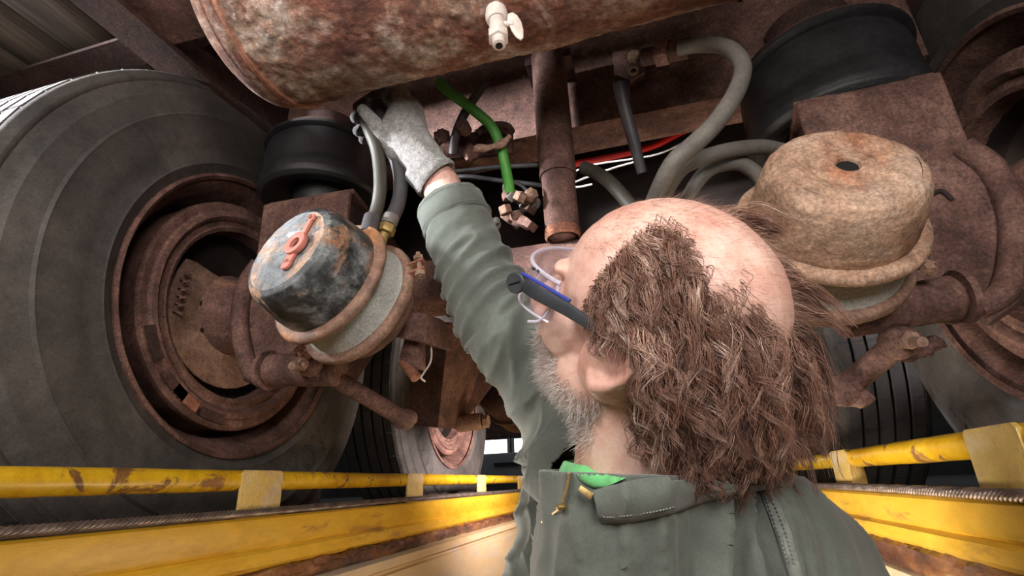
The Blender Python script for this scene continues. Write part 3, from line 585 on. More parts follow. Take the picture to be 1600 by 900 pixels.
hose('red_air_hose', [(850, 268, 1.25), (900, 256, 1.25), (960, 244, 1.25), (1020, 228, 1.25), (1065, 206, 1.25), (1130, 180, 1.3)], .0085, M['red_hose'], 'thin bright red air line passing behind the shock absorber')
for k, (pts, lb) in enumerate(((((880, 276, 1.2), (925, 258, 1.2), (990, 248, 1.2), (1030, 240, 1.2), (1070, 222, 1.2)), 'cable with a white glint painted in, just below the red air line'),
                           (((895, 286, 1.2), (920, 276, 1.2), (960, 262, 1.2), (995, 252, 1.2)), 'short cable with a painted white glint, branching below the red air line'),
                           (((890, 292, 1.15), (905, 292, 1.15), (925, 288, 1.15)), 'small wire end with a painted white glint beside the shock absorber'))):
    hose('glint_cable', pts, .0022, M['glint_white'] if 'glint_white' in M else M.setdefault('glint_white', flat('glint_white', (.85, .85, .88), .4)), lb, 'cable')  # white colour is the glint on the wires, painted along their length
hose('black_hose', [(640, 258, 1.15), (700, 268, 1.15), (770, 262, 1.15), (840, 258, 1.15)], .005, M['bag'], 'thin black line crossing the dark space behind the green hose')
hose('black_hose', [(640, 285, 1.15), (720, 276, 1.1), (780, 282, 1.1), (850, 290, 1.1)], .005, M['bag'], 'lower thin black line crossing the dark space behind the green hose')
hose('black_hose', [(793, 282, .97), (815, 290, .97), (836, 312, .97)], .0035, M['bag'], 'thin black tube beside the cluster of fittings')
# fitting & elbow where the thick hose meets the crossmember
ff = thing('hose_fitting', 'row of rusty hose fittings under the right end of the tank', 'fitting', tuple(ray(1040, 82, .82)))
p0, p1 = ray(1005, 90, .85), ray(1080, 74, .80); dd = (p1-p0)
MB().lathe([(0, 0), (.014, 0), (.014, dd.length*.35), (.0, dd.length*.35)], p0, dd, 24).build('pipe_stub', M['rust_dark'], ff)
MB().hexn(p0+dd*.45, dd, .021, .022).build('hex_nut', M['rust'], ff, bevel=.001); MB().hexn(p0+dd*.78, dd, .018, .03).build('hex_nut', M['rust_dark'], ff, bevel=.001)
sk = thing('leveling_rod', 'flattened dark rod hanging from the bracket right of the shock', 'rod', tuple(ray(1003, 268, .95)))
MB().tube([ray(968, 130, .92), ray(975, 165, .92), ray(990, 220, .93), ray(1003, 270, .94)], [.013, .011, .011, .009], 14).build('rod', M['hose_dark'], sk)
MB().prism([ray(956, 122, .915), ray(962, 116, .915), ray(985, 124, .915), ray(984, 150, .92), ray(962, 152, .92)], (0, .012, 0)).build('rod_eye', M['rust_dark'], sk, bevel=.002)
# brass fittings on the left chamber
bf = thing('brass_fitting', 'yellowish brass hose fitting screwed into the black chamber port', 'fitting', tuple(ray(600, 372, .8)))
pa, pb = ray(612, 338, .822), ray(596, 378, .80); dd = pb-pa
MB().lathe([(0, 0), (.0128, 0), (.0135, .004), (.0128, dd.length*.35), (0, dd.length*.35)], pa, dd, 24).build('ferrule', M['hose'], bf)
MB().hexn(pa+dd*.52, dd, .0145, .014).build('hex_nut', M['brass'], bf, bevel=.0008)
MB().lathe([(0, 0), (.008, 0), (.008, .02), (0, .02)], pa+dd*.7, dd, 16).build('nipple', M['brass'], bf)
bf = thing('hose_ferrule', 'grey crimped hose ferrule entering the top of the black chamber', 'fitting', tuple(ray(578, 358, .8)))
MB().tube([ray(582, 340, .81), ray(575, 366, .79)], .0135, 16).build('ferrule', M['hose_dark'], bf); MB().hexn(ray(574, 368, .79), (0, 0, 1), .012, .012).build('hex_nut', M['rust'], bf)
# clamps along the hoses and the tangle of fittings by the green hose
vc = thing('valve_cluster', 'cluster of dusty valve fittings at the foot of the green hose', 'valve', tuple(ray(800, 340, .98)))
random.seed(3)
for k in range(17):
    u = 775+random.random()*62; v = 300+random.random()*52; d0 = .96+random.random()*.06; ax_ = Vector((random.uniform(-1, 1), random.uniform(-1, 1), random.uniform(-1, 1)))
    m = MB()
    if k % 3 == 0: m.hexn(ray(u, v, d0), ax_, .013, .016)
    elif k % 3 == 1: m.lathe([(0, 0), (.007, 0), (.007, .014), (.012, .014), (.012, .03), (.006, .03), (.006, .024), (0, .024)], ray(u, v, d0), ax_, 18)
    else: m.box(-.013, .013, -.008, .008, -.009, .009); rt = ax_.to_track_quat('Z', 'Y'); m.v = [tuple(ray(u, v, d0)+rt @ Vector(p)) for p in m.v]
    m.build('fitting', (M['rust_tan'], M['hose'], M['rust'])[k % 3], vc, bevel=.0008)
hk = thing('hose_bracket', 'corroded hose support bracket gripping the green hose', 'bracket', tuple(ray(770, 225, .92)))
MB().tube(bez([ray(742, 232, .91), ray(765, 230, .9), ray(785, 224, .9), ray(797, 212, .9)], 12), [.006+.002*sin(i) for i in range(13)], 12).build('lower_jaw', M['rust_tan'], hk, noise_amp=.002, noise_scale=120)
MB().tube(bez([ray(745, 208, .95), ray(762, 198, .95), ray(790, 196, .95), ray(800, 205, .94)], 12), .0065, 12).build('upper_jaw', M['rust_dark'], hk, noise_amp=.002, noise_scale=120)
MB().lathe([(0, 0), (.012, 0), (.012, .02), (0, .02)], ray(728, 205, .95), (0, -1, 0), 20).build('knob', M['rust'], hk)
for k, (u, v) in enumerate(((690, 215), (700, 232), (735, 240))): MB().ball(ray(u, v, .98), .016, 14).build('corroded_lump', M['rust'], hk, noise_amp=.006, noise_scale=80)
MB().prism([ray(670, 218, 1.0), ray(800, 196, 1.0), ray(800, 238, 1.0), ray(670, 250, 1.0)], (0, .01, 0)).build('backing_plate', M['rust_dark'], hk, smooth=0)
# ================================================================ THE MECHANIC
from mathutils.bvhtree import BVHTree
HF, HL, HU = cdir(-.754, .414, .510), cdir(-.593, -.095, -.80), cdir(.282, .905, -.317)
HC = ray(1038, 468, .449)
def hl(a, b, c): return HC+HF*a+HL*b+HU*c
HR = Matrix((HF, HL, HU)).transposed()
def remesh(mb, voxel, smooth, fac=.5):
    me = bpy.data.meshes.new('t'); me.from_pydata([tuple(v) for v in mb.v], [], mb.f)
    o = bpy.data.objects.new('t', me); COL.objects.link(o)
    m = o.modifiers.new('r', 'REMESH'); m.mode = 'VOXEL'; m.voxel_size = voxel
    if smooth: s = o.modifiers.new('s', 'SMOOTH'); s.factor = fac; s.iterations = smooth
    bpy.context.view_layer.update()
    r = bpy.data.meshes.new_from_object(o.evaluated_get(bpy.context.evaluated_depsgraph_get()))
    bpy.data.objects.remove(o); return r
def caps(mb, pts, rad, seg=20):
    """tapered limb: a chain of balls joined by cones"""
    for i, (p, r) in enumerate(zip(pts, rad)): mb.ball(p, r, seg)
    for i in range(len(pts)-1):
        k = 6; mb.tube([Vector(pts[i]).lerp(Vector(pts[i+1]), t/k) for t in range(k+1)], [rad[i]+(rad[i+1]-rad[i])*t/k for t in range(k+1)], seg)
    return mb
def arr(me): a = np.empty(len(me.vertices)*3, 'f'); me.vertices.foreach_get('co', a); return a.reshape(-1, 3)
def nrm(me): a = np.empty(len(me.vertices)*3, 'f'); me.vertex_normals.foreach_get('vector', a); return a.reshape(-1, 3)
def put(me, co): me.vertices.foreach_set('co', co.astype('f').ravel()); me.update()
def finish(me, name, m, parent, smooth=True, vec=None):
    me.name = name; co = arr(me)-np.array(parent['wo']); put(me, co); me.materials.clear(); me.materials.append(m)
    me.polygons.foreach_set('use_smooth', [True]*len(me.polygons))
    o = bpy.data.objects.new(name, me); COL.objects.link(o); o.parent = parent; o['wo'] = tuple(parent['wo']); return o
def vnoise(co, sc3): return np.array([noise.noise(Vector(p)*sc3) for p in co])
SL, SR = ray(1215, 880, .47), ray(925, 690, .72)
NB = ray(1010, 800, .47)
mid = (SL+SR)/2; ZZ = Vector((0, 0, 1))
side = SL-SR; side.z = 0; side.normalize(); face = side.cross(ZZ)*-1
if face.dot(HF) < 0: face = -face
ELB, WR, HD = ray(776, 490, .76), ray(690, 292, .85), ray(622, 200, .885)
hips = mid-ZZ*.52-face*.02; hips.y = min(hips.y, .62)
footL = Vector((hips.x+side.x*.12, hips.y+side.y*.12, -1.55)); footR = Vector((hips.x-side.x*.12, hips.y-side.y*.12, -1.55))
man = thing('person', 'balding person with long curly brown hair, grey-green jacket, one arm raised under the trailer', 'person', (hips.x, hips.y, -1.55))
# ---- skin: head, neck, torso core and right forearm as one continuous body
b = MB()
b.ball(hl(-.004, 0, 0), 1, 40, (.0985, .077, .088), HR)
b.ball(hl(.036, 0, -.004), 1, 32, (.056, .062, .066), HR)
b.ball(hl(.036, 0, -.055), 1, 32, (.052, .058, .07), HR)
b.ball(hl(.038, 0, -.098), 1, 28, (.05, .050, .032), HR)
b.ball(hl(.072, 0, -.112), .021, 20)
for s in (1, -1):
    b.ball(hl(.058, s*.036, -.052), .029, 20); b.ball(hl(.02, s*.048, -.085), 1, 20, (.035, .018, .03), HR)
    b.ball(hl(.084, s*.024, -.004), 1, 16, (.012, .026, .009), HR); b.ball(hl(.076, s*.031, -.027), .0135, 16)
    b.ball(hl(.0, s*.064, -.05), 1, 20, (.03, .016, .035), HR)
caps(b, [hl(.094, 0, -.018), hl(.106, 0, -.038), hl(.114, 0, -.054)], [.009, .011, .014])
for s in (1, -1): b.ball(hl(.104, s*.012, -.06), .0095, 14)
b.ball(hl(.092, 0, -.081), 1, 16, (.010, .024, .007), HR); b.ball(hl(.090, 0, -.092), 1, 16, (.010, .021, .007), HR)
caps(b, [hl(-.025, 0, -.055), hl(-.022, 0, -.10), NB], [.062, .062, .068], 28)
caps(b, [NB, mid-ZZ*.06, mid-ZZ*.3, hips], [.068, .10, .12, .13], 28)
caps(b, [SL-side*.02, SR+side*.02], [.05, .05]); caps(b, [SR, ELB, WR], [.05, .042, .033]); caps(b, [WR, WR.lerp(HD, .6)], [.033, .026])
caps(b, [SL, SL-ZZ*.28+side*.02, SL-ZZ*.42+face*.2], [.045, .038, .028])
# ears
for s in (1, -1):
    e = lambda a, c, o=0: hl(a, s*(.0785+o), c)
    caps(b, [e(.008, -.028, -.004), e(.004, -.012, .004), e(-.008, -.003, .010), e(-.022, -.006, .015), e(-.030, -.020, .017), e(-.028, -.036, .015), e(-.018, -.050, .010), e(-.008, -.060, .006), e(.002, -.066, .003), e(.010, -.060, -.001)],
         [.0036, .0042, .0042, .0044, .0044, .0042, .0044, .006, .0075, .005], 12)
    caps(b, [e(-.020, -.018, .008), e(-.018, -.034, .009), e(-.008, -.046, .006)], [.0036, .0042, .004], 12)
    b.ball(e(-.012, -.030, .0), 1, 16, (.020, .006, .030), HR)
    b.ball(e(.008, -.038, .002), .0055, 12)
me = remesh(b, .0022, 3)
co = arr(me); nn = nrm(me)
lc = (co-np.array(HC)) @ np.array((HF, HL, HU)).T
near = np.linalg.norm(lc, axis=1) < .2
# concha hollow, forehead creases
d = np.zeros(len(co))
for s in (1, -1):
    q = np.linalg.norm((lc-np.array((-.004, s*.088, -.036)))/np.array((.009, .012, .012)), axis=1); d -= .006*np.exp(-q**2)
co2 = co+nn*d[:, None]
nz = np.zeros(len(co)); idx = np.where(near)[0]; nz[idx] = vnoise(co[idx], 60)*.0006
co2 += nn*nz[:, None]
# hair mask (bald crown and forehead, hair round the sides) and stubble mask as attributes
def zt(x): return np.interp(x, [-1, -.9, -.68, -.52, -.34, -.1, .08, .2, .34, .42, .6], [.12, .25, .40, .52, .66, .82, .84, .74, .36, -.4, -3])
def hairmask(l):
    n_ = l/np.array((.1, .079, .09)); x, y, z = n_[:, 0], n_[:, 1], n_[:, 2]
    j = .08*np.sin(9*y+5*x)+.05*np.sin(23*x+3*z)
    m = np.clip((zt(x+j*.5)-z+j)/.22, 0, 1)
    m *= np.where(z < -.2, np.clip((-.22-x)/.12, 0, 1), 1)       # behind and over the ears
    m *= np.clip((z+1.05)/.1, 0, 1)
    return m
hm = np.where(near, hairmask(lc), 0)
def beardmask(l):
    x, y, z = l[:, 0], np.abs(l[:, 1]), l[:, 2]
    line = np.interp(x, [-.02, .02, .05, .09, .12], [-.075, -.085, -.075, -.068, -.072])
    return np.clip((line-z)/.012, 0, 1)*np.clip((x+.01)/.015, 0, 1)*np.clip((z+.15)/.02, 0, 1)
bmk = np.where(near, beardmask(lc), 0)
put(me, co2)
ca = me.attributes.new('hair', 'FLOAT', 'POINT'); ca.data.foreach_set('value', hm.astype('f'))
cb2 = me.attributes.new('beard', 'FLOAT', 'POINT'); cb2.data.foreach_set('value', bmk.astype('f'))
def skinmat():
    m = mat('skin', [(.3, (.56, .26, .20)), (.48, (.70, .41, .33)), (.7, (.80, .56, .48))], 26, fine=(420, .9, 1.06), bump=.35, bscale=420, bdist=.0008, rough=.5, sss=.12, spec=.4)
    nt = m.node_tree; b = nt.nodes['Principled BSDF']; c = b.inputs['Base Color'].links[0].from_socket
    for an, col, k in (('hair', (.17, .085, .055), .75), ('beard', (.38, .25, .20), .55)):
        a = nt.nodes.new('ShaderNodeAttribute'); a.attribute_name = an; mu = nt.nodes.new('ShaderNodeMath'); mu.operation = 'MULTIPLY'; mu.inputs[1].default_value = k
        nt.links.new(a.outputs['Fac'], mu.inputs[0]); c = mixc(nt, c, col, mu.outputs[0])
    nt.links.new(c, b.inputs['Base Color']); return m
M['skin'] = skinmat()
body_tree = BVHTree.FromPolygons([tuple(v) for v in co2], [tuple(p.vertices) for p in me.polygons])
bodyco, bodyn, bodyl, bodyh, bodyb = co2.copy(), nrm(me).copy(), lc, hm, bmk
body = finish(me, 'body', M['skin'], man)
# ---- hair
def strands(name, P, rad, tint, m, seg=3, label=None):
    """P: (n, k, 3) points -> tapered 3-sided strands in one mesh"""
    n, k, _ = P.shape; t = np.gradient(P, axis=1); t /= np.linalg.norm(t, axis=2, keepdims=True)+1e-9
    ref = np.array((.31, .52, .79)); u = np.cross(t, ref); u /= np.linalg.norm(u, axis=2, keepdims=True)+1e-9; w = np.cross(t, u)
    prof = rad[:, None]*np.linspace(1, .25, k)[None, :]
    V = np.stack([P+(u*cos(2*PI*a/seg)+w*sin(2*PI*a/seg))*prof[..., None] for a in range(seg)], 2).reshape(-1, 3)-np.array(man['wo'])
    base = (np.arange(n)[:, None, None]*k+np.arange(k-1)[None, :, None])*seg; a = np.arange(seg)[None, None, :]
    q = np.stack(np.broadcast_arrays(base+a, base+(a+1) % seg, base+seg+(a+1) % seg, base+seg+a), -1).reshape(-1, 4)
    me = bpy.data.meshes.new(name); me.vertices.add(len(V)); me.vertices.foreach_set('co', V.astype('f').ravel())
    me.loops.add(q.size); me.loops.foreach_set('vertex_index', q.astype('i').ravel()); me.polygons.add(len(q))
    me.polygons.foreach_set('loop_start', np.arange(0, q.size, 4).astype('i')); me.polygons.foreach_set('loop_total', np.full(len(q), 4, 'i'))
    me.polygons.foreach_set('use_smooth', np.ones(len(q), bool)); me.update(calc_edges=True); me.validate()
    at = me.attributes.new('tint', 'FLOAT', 'POINT'); at.data.foreach_set('value', np.repeat(tint, k*seg).astype('f'))
    me.materials.append(m); o = bpy.data.objects.new(name, me); COL.objects.link(o); o.parent = man; o['kind'] = 'stuff'
    if label: o['label'] = label
    return o
def hairmat(name, stops, rough=.38):
    m = bpy.data.materials.new(name); m.use_nodes = True; nt = m.node_tree; b = nt.nodes['Principled BSDF']
    a = nt.nodes.new('ShaderNodeAttribute'); a.attribute_name = 'tint'; nt.links.new(ramp(nt, a.outputs['Fac'], stops), b.inputs['Base Color'])
    b.inputs['Roughness'].default_value = rough; b.inputs['Specular IOR Level'].default_value = .6; return m
M['hair'] = hairmat('brown_grey_hair', [(0, (.075, .03, .02)), (.4, (.19, .09, .06)), (.75, (.36, .2, .14)), (1, (.66, .5, .42))])
M['beardhair'] = hairmat('grey_stubble', [(0, (.3, .2, .16)), (.5, (.55, .48, .44)), (1, (.8, .77, .75))])
Bn = np.array((HF, HL, HU)); rng = np.random.default_rng(5)
def grow(n, k=14):
    w = bodyh.copy(); w[np.linalg.norm(bodyl, axis=1) > .15] = 0
    w = w*(.25+.75*w); pick = rng.choice(len(w), n, p=w/w.sum())
    root = bodyco[pick]+rng.normal(0, .0012, (n, 3)); N0 = bodyn[pick]; l = bodyl[pick]; nn_ = l/np.array((.1, .079, .09)); hmv = bodyh[pick]
    x, y, z = nn_[:, 0], nn_[:, 1], nn_[:, 2]
    top = np.clip((z-.25)/.4, 0, 1); back = np.clip((-x+.1)/.8, 0, 1); right = (y < -.2)
    length = .034+.026*back*(1-top)+.010*(1-top)*np.clip(-z, 0, 1)+.012*rng.random(n)-.045*np.clip(-z-.35, 0, .6)
    length = np.where(right, length+.022, length); length *= .92*(.45+.55*hmv)*(.75+.4*rng.random(n))
    # clumps: nearby roots share their wave
    cid = np.array([noise.noise(Vector(p)*95) for p in root]); cid2 = np.array([noise.noise(Vector(p)*95+Vector((9, 3, 5))) for p in root])
    cid3 = np.array([noise.noise(Vector(p)*40+Vector((2, 13, 5))) for p in root])
    down = np.array((0, 0, -1.)); bk = -Bn[0]; gw = (.08+.92*(1-top)*np.clip(back*1.5-.05, 0, 1))[:, None]
    D = down*gw*1.0+bk*(.65+.5*top)[:, None]+Bn[1]*(np.where(right, -.2, .12))[:, None]+N0*(.30+.15*back)[:, None]
    D = np.where(right[:, None], bk*1.0+N0*.75+HUv*(.15+.7*np.clip(z+.1, 0, .6))[:, None]+down*.15, D)
    tuft = right & (z > .15)
    D = np.where(tuft[:, None], bk*.8+HUv*1.25+N0*.45, D); length = np.where(tuft, np.maximum(length, .05+.012*rng.random(n)), length)
    D += cid3[:, None]*Bn[0]*.9+cid[:, None]*np.array(Bn[2])*.5
    D /= np.linalg.norm(D, axis=1, keepdims=True)
    P = np.zeros((n, k, 3)); p = root.copy(); step = (length/(k-1))[:, None]
    side1 = np.cross(D, N0); side1 /= np.linalg.norm(side1, axis=1, keepdims=True)+1e-9; side2 = np.cross(D, side1)
    ph = cid*9+rng.normal(0, .35, n); ph2 = cid2*9+rng.normal(0, .35, n); fq = 5.0+3*cid3
    base = root.copy()
    v = D.copy()
    for i in range(k):
        t = i/(k-1)
        if i:
            v = v*(1-.16)+down*(.16*(.5+1.2*t)*(1-.5*top)*np.where(tuft, .55, 1))[:, None]+(bk*.10)[None, :]*tuft[:, None]; v /= np.linalg.norm(v, axis=1, keepdims=True); base = base+v*step
            q = (base-np.array(HC)) @ Bn.T; e = q/np.array((.1035, .0825, .094)); r = np.linalg.norm(e, axis=1); inside = (r < 1) & (q[:, 2] > -.09)
            q = np.where(inside[:, None], q/np.maximum(r, 1e-3)[:, None], q); base = q @ Bn+np.array(HC)
            nb = (base-np.array(NB)); ax_ = np.array((hl(-.025, 0, -.09)-NB)); ax_ = ax_/np.linalg.norm(ax_); rr_ = nb-(nb@ax_)[:, None]*ax_; rl = np.linalg.norm(rr_, axis=1)
            ins = (rl < .071) & ((nb@ax_) < .2) & (q[:, 2] < -.06); base = np.where(ins[:, None], base+rr_/rl[:, None]*(.071-rl)[:, None], base)
        amp = (.0043*t**.8*(1+1.2*back))[:, None]
        P[:, i] = base+side1*amp*np.sin(ph+fq*t*1.6)[:, None]+side2*amp*np.cos(ph2+fq*t*1.4)[:, None]+side1*(cid2*.006*t)[:, None]
    tint = np.clip(.38+.75*cid+.28*rng.normal(0, 1, n)+.12*(1-back), 0, 1); tint = np.where(rng.random(n) < .06, 1, tint)
    rad = .00033*(.7+.6*rng.random(n)); return P, rad, tint
HUv = np.array(HU)
Pg, _, tg_ = grow(900)
P, rad, tint = grow(17000)
from mathutils.kdtree import KDTree
kd = KDTree(len(Pg))
for i, p in enumerate(Pg[:, 0]): kd.insert(p, i)
kd.balance()
gi = np.array([kd.find(Vector(p))[1] for p in P[:, 0]]); kk = P.shape[1]; t_ = np.linspace(0, 1, kk)[None, :, None]
loose = rng.random(len(P))**2*.75; wgt = (1-loose)[:, None, None]*np.clip(t_*2.2, 0, 1)
lead = Pg[gi]-Pg[gi][:, :1]+P[:, :1]*(1-.68*t_)+Pg[gi][:, :1]*.68*t_
fr_ = np.cumsum(rng.normal(0, 1, P.shape)*np.linspace(0, 1, kk)[None, :, None], axis=1)*.00035
P = P*(1-wgt)+lead*wgt+fr_; tint = np.clip(.55*tint+.45*tg_[gi], 0, 1)
strands('hair', P, rad, tint, M['hair'], 3, 'long wavy brown hair streaked with grey round a bald crown')
def fuzz(mask, n, ln, spread, dirv):
    w = mask.copy(); pick = rng.choice(len(w), n, p=w/w.sum()); root = bodyco[pick]; N0 = bodyn[pick]
    D = N0*1.0+dirv+rng.normal(0, spread, (n, 3)); D /= np.linalg.norm(D, axis=1, keepdims=True); L_ = ln*(.5+rng.random(n)); k = 4
    cur = rng.normal(0, .4, (n, 3))
    return np.stack([root+D*(L_*i/(k-1))[:, None]+cur*(L_*(i/(k-1))**2*.6)[:, None] for i in range(k)], 1)
Pb = fuzz(bodyb*(bodyl[:, 1] > -.03), 5000, .008, .35, np.array((0, 0, -.4)))
strands('beard', Pb, np.full(len(Pb), .00024), np.clip(rng.normal(.6, .28, len(Pb)), 0, 1), M['beardhair'], 3, 'short whitish grey beard stubble')
# sparse fine hair on the bald crown
thin = np.where((bodyl[:, 2] > .02) & (bodyh < .5) & (bodyl[:, 0] < .07) & (np.linalg.norm(bodyl, axis=1) < .12), 1.0, 0)
Pt = fuzz(thin, 1300, .013, .3, -Bn[0]*2.2+Bn[1]*.6); strands('fine_hair', Pt, np.full(len(Pt), .00009), .35+rng.random(len(Pt))*.6, M['hair'], 3)
fa = np.where((np.linalg.norm(bodyco-np.array(WR.lerp(ELB, .12)), axis=1) < .055), 1.0, 0)
Pt = fuzz(fa, 700, .006, .4, np.array((.2, 0, .4))); strands('arm_hair', Pt, np.full(len(Pt), .00014), rng.random(len(Pt))*.4, M['hair'], 3)
M['green0'] = None
# ---- work jacket and trousers
def cloth(col, name, sc3=9):
    return mat(name, [(.3, tuple(c*.72 for c in col)), (.5, col), (.68, tuple(c*1.35 for c in col))], sc3, fine=(500, .86, 1.1), bump=.35, bscale=900, bdist=.0006, rough=.85, sheen=.25, spec=.25)
M['green0'] = cloth((.16, .55, .2), 'bright_green_cotton')
M['jacket'] = cloth((.118, .132, .115), 'grey_green_twill'); M['jacket_edge'] = cloth((.2, .215, .19), 'worn_twill_edge', 120); M['trousers'] = cloth((.09, .1, .09), 'dark_trousers')
j = MB()
def rb(c, sx, sy, sz): rot = Matrix((side, face, ZZ)).transposed(); j.ball(c, 1, 40, (sx, sy, sz), rot)
rb(mid-ZZ*.22-face*.02, .20, .125, .25); rb(mid-ZZ*.42+face*.015, .20, .17, .24); rb(mid-ZZ*.07, .17, .115, .11)
caps(j, [SL, NB-ZZ*.035, SR], [.078, .080, .078], 28)
naj = (hl(-.02, 0, -.1)-NB).normalized()
caps(j, [NB-naj*.05, NB+naj*.085+face*.014], [.092, .081], 28)
caps(j, [SL, SL-ZZ*.26+side*.045, SL-ZZ*.40+side*.02+face*.2], [.078, .064, .05], 28)
SRc = SR
caps(j, [SRc, ray(876, 602, .74), ray(826, 536, .75), ELB, ray(738, 410, .79), ray(712, 345, .815)], [.085, .074, .069, .062, .055, .0525], 28)
caps(j, [ray(905, 665, .70), mid-ZZ*.14-side*.1+face*.02], [.07, .12], 28)
jm = remesh(j, .0042, 10, .6)
co = arr(jm); nn = nrm(jm)
# open the cuff and the neck: drop the faces inside the cuff mouth
cp, cn = ray(703, 322, .828), (WR-ELB).normalized()
CO = co.copy()
def seg_t(P, a, b_): ab = np.array(b_-a); t = ((P-np.array(a))@ab)/(ab@ab); return t, np.linalg.norm(P-np.array(a)-t[:, None]*ab, axis=1)
t1, r1 = seg_t(co, ray(703, 322, .828), ELB); t2, r2 = seg_t(co, ELB, ray(890, 640, .73))
arm1 = (r1 < .085) & (t1 > -.25) & (t1 < 1.15); arm2 = (r2 < .11) & (t2 > -.15) & (t2 < 1.1); arm2 &= ~arm1 | (t2 > .1)
D = np.zeros(len(co)); e1 = np.array(cdir(1, 0, 0)); e2 = np.array(cdir(0, 1, 0))
def nz3(P, s3, off=0): return np.array([noise.noise((p[0]*s3[0]+off, p[1]*s3[1], p[2]*s3[2])) for p in P])
def creases(P, ax, across, along, freq_a, freq_l, off=0):
    """ridged folds running across a sleeve"""
    a = np.array(ax); u = P@a; v = P@np.array(across); w_ = P@np.array(along)
    n_ = np.array([noise.noise((uu*freq_a+off, vv*freq_l, ww*freq_l)) for uu, vv, ww in zip(u, v, w_)])
    return 1-2*np.abs(n_)**.7
axA = (ELB-WR).normalized(); axB = (ray(890, 640, .73)-ELB).normalized()
vw = Vector(ray(780, 450, 1)).normalized()
tilt = (axA*1.0+axA.cross(vw)*.45).normalized(); tilt2 = (axB*1.0+axB.cross(vw)*.55).normalized()
i1 = np.where(arm1)[0]; i2 = np.where(arm2)[0]
D[i1] += (creases(co[i1], tilt, axA.cross(vw), vw, 30, 8)*.0085+creases(co[i1], tilt, axA.cross(vw), vw, 75, 22, 4)*.0014)*np.clip((t1[i1]-.12)/.25, 0, 1)
D[i2] += creases(co[i2], tilt2, axB.cross(vw), vw, 25, 7, 2)*.012+creases(co[i2], tilt2, axB.cross(vw), vw, 65, 18, 5)*.0014
# long folds down the front of the torso, pulled towards the raised arm
tor = ~(arm1 | arm2); pull = (SR-(mid-ZZ*.5+face*.1)).normalized(); acr = pull.cross(Vector(ray(830, 800, 1)).normalized()).normalized()
it = np.where(tor)[0]; Pt_ = co[it]; fr = .3+.7*np.clip(((Pt_-np.array(mid))@np.array(face)-.01)/.05, 0, 1)
D[it] += (creases(Pt_, acr, pull, face, 30, 3.0, 7)*.015+creases(Pt_, acr, pull, face, 62, 6, 3)*.004)*fr+np.array([noise.noise(Vector(p)*14) for p in Pt_])*.005+np.array([noise.noise(Vector(p)*34) for p in Pt_])*.0016
fa_, fb_ = ray(800, 900, .58), ray(900, 690, .64); tf_, rf_ = seg_t(co, fa_, fb_); wf = np.clip(1.5-rf_/.085, 0, 1)*np.clip((tf_+.6)/.3, 0, 1)*np.clip((1.25-tf_)/.3, 0, 1)
ix = np.where(wf > 0)[0]; dv_ = (fb_-fa_).normalized(); ac_ = dv_.cross(vw).normalized()
D[ix] += wf[ix]*(creases(co[ix], ac_, dv_, vw, 42, 3.5, 11)*.010+creases(co[ix], ac_, dv_, vw, 85, 7, 6)*.002)
fa_, fb_ = ray(870, 620, .72), ray(815, 520, .74); tf_, rf_ = seg_t(co, fa_, fb_); wf = np.clip(1.4-rf_/.09, 0, 1)*np.clip((tf_+.4)/.3, 0, 1)*np.clip((1.3-tf_)/.3, 0, 1)
ix = np.where(wf > 0)[0]; dv_ = (fb_-fa_).normalized(); ac_ = dv_.cross(vw).normalized()
D[ix] += wf[ix]*creases(co[ix], (ac_+dv_*.5).normalized(), dv_, vw, 34, 7, 21)*.009
co = co+nn*D[:, None]
put(jm, co)
bm = bmesh.new(); bm.from_mesh(jm)
away = cdir(.25, 0, .97)
def cut(c, n_, rad):
    fs = [f for f in bm.faces if (f.calc_center_median()-c).length < rad] if rad > .115 else [f for f in bm.faces if -.08 < (f.calc_center_median()-NB).dot(naj) < .25 and ((f.calc_center_median()-NB-face*.014)-naj*(f.calc_center_median()-NB).dot(naj)).length < rad]
    es = {e for f in fs for e in f.edges}; vs_ = {v for f in fs for v in f.verts}
    bmesh.ops.bisect_plane(bm, geom=list(vs_)+list(es)+fs, plane_co=c, plane_no=n_, clear_outer=True)
cut(cp, cn, .12)
cut(NB+naj*.036, (naj+away*.36+face*.04).normalized(), .112)
bm.to_mesh(jm); bm.free()
jtree = BVHTree.FromPolygons([tuple(v.co) for v in jm.vertices], [tuple(p.vertices) for p in jm.polygons])
jacket = finish(jm, 'jacket', M['jacket'], man)
so = jacket.modifiers.new('thickness', 'SOLIDIFY'); so.thickness = .0025; so.offset = -1
def jhit(u, v, lift=.002, dflt=None):
    d = ray(u, v, 1).normalized(); h = jtree.ray_cast(Vector((0, 0, 0)), d)
    if h[0] is None: return ray(u, v, dflt or .45)
    return h[0]-d*lift
# cuff: turned band round the wrist end
def ringpts(c, n_, r, k=40):
    u = n_.orthogonal().normalized(); w = n_.cross(u); return [c+(u*cos(2*PI*i/k)+w*sin(2*PI*i/k))*r for i in range(k)]
m = MB(); cu = -cn
m.lathe([(.0500, -.002), (.0535, -.003), (.0545, .0), (.0565, .022), (.0570, .040), (.0550, .042), (.050, .04)], cp+cn*.001, cu, 64)
cuff = m.build('cuff', M['jacket'], man, smooth=70, noise_amp=.0015, noise_scale=40); cuff['label'] = 'turned cuff band at the wrist of the raised sleeve'
sts = 0
for rr, zz in ((.0562, .004), (.0580, .036)):
    st_ = MB(); k = 70; u = cu.orthogonal().normalized(); w = cu.cross(u)
    for i in range(k):
        a = 2*PI*i/k; a2_ = a+.055; st_.tube([cp+cn*.001+cu*zz+(u*cos(a)+w*sin(a))*rr, cp+cn*.001+cu*zz+(u*cos(a2_)+w*sin(a2_))*rr], .0005, 4)
    o = st_.build('stitching', M['jacket_edge'], cuff); o['kind'] = 'stuff'
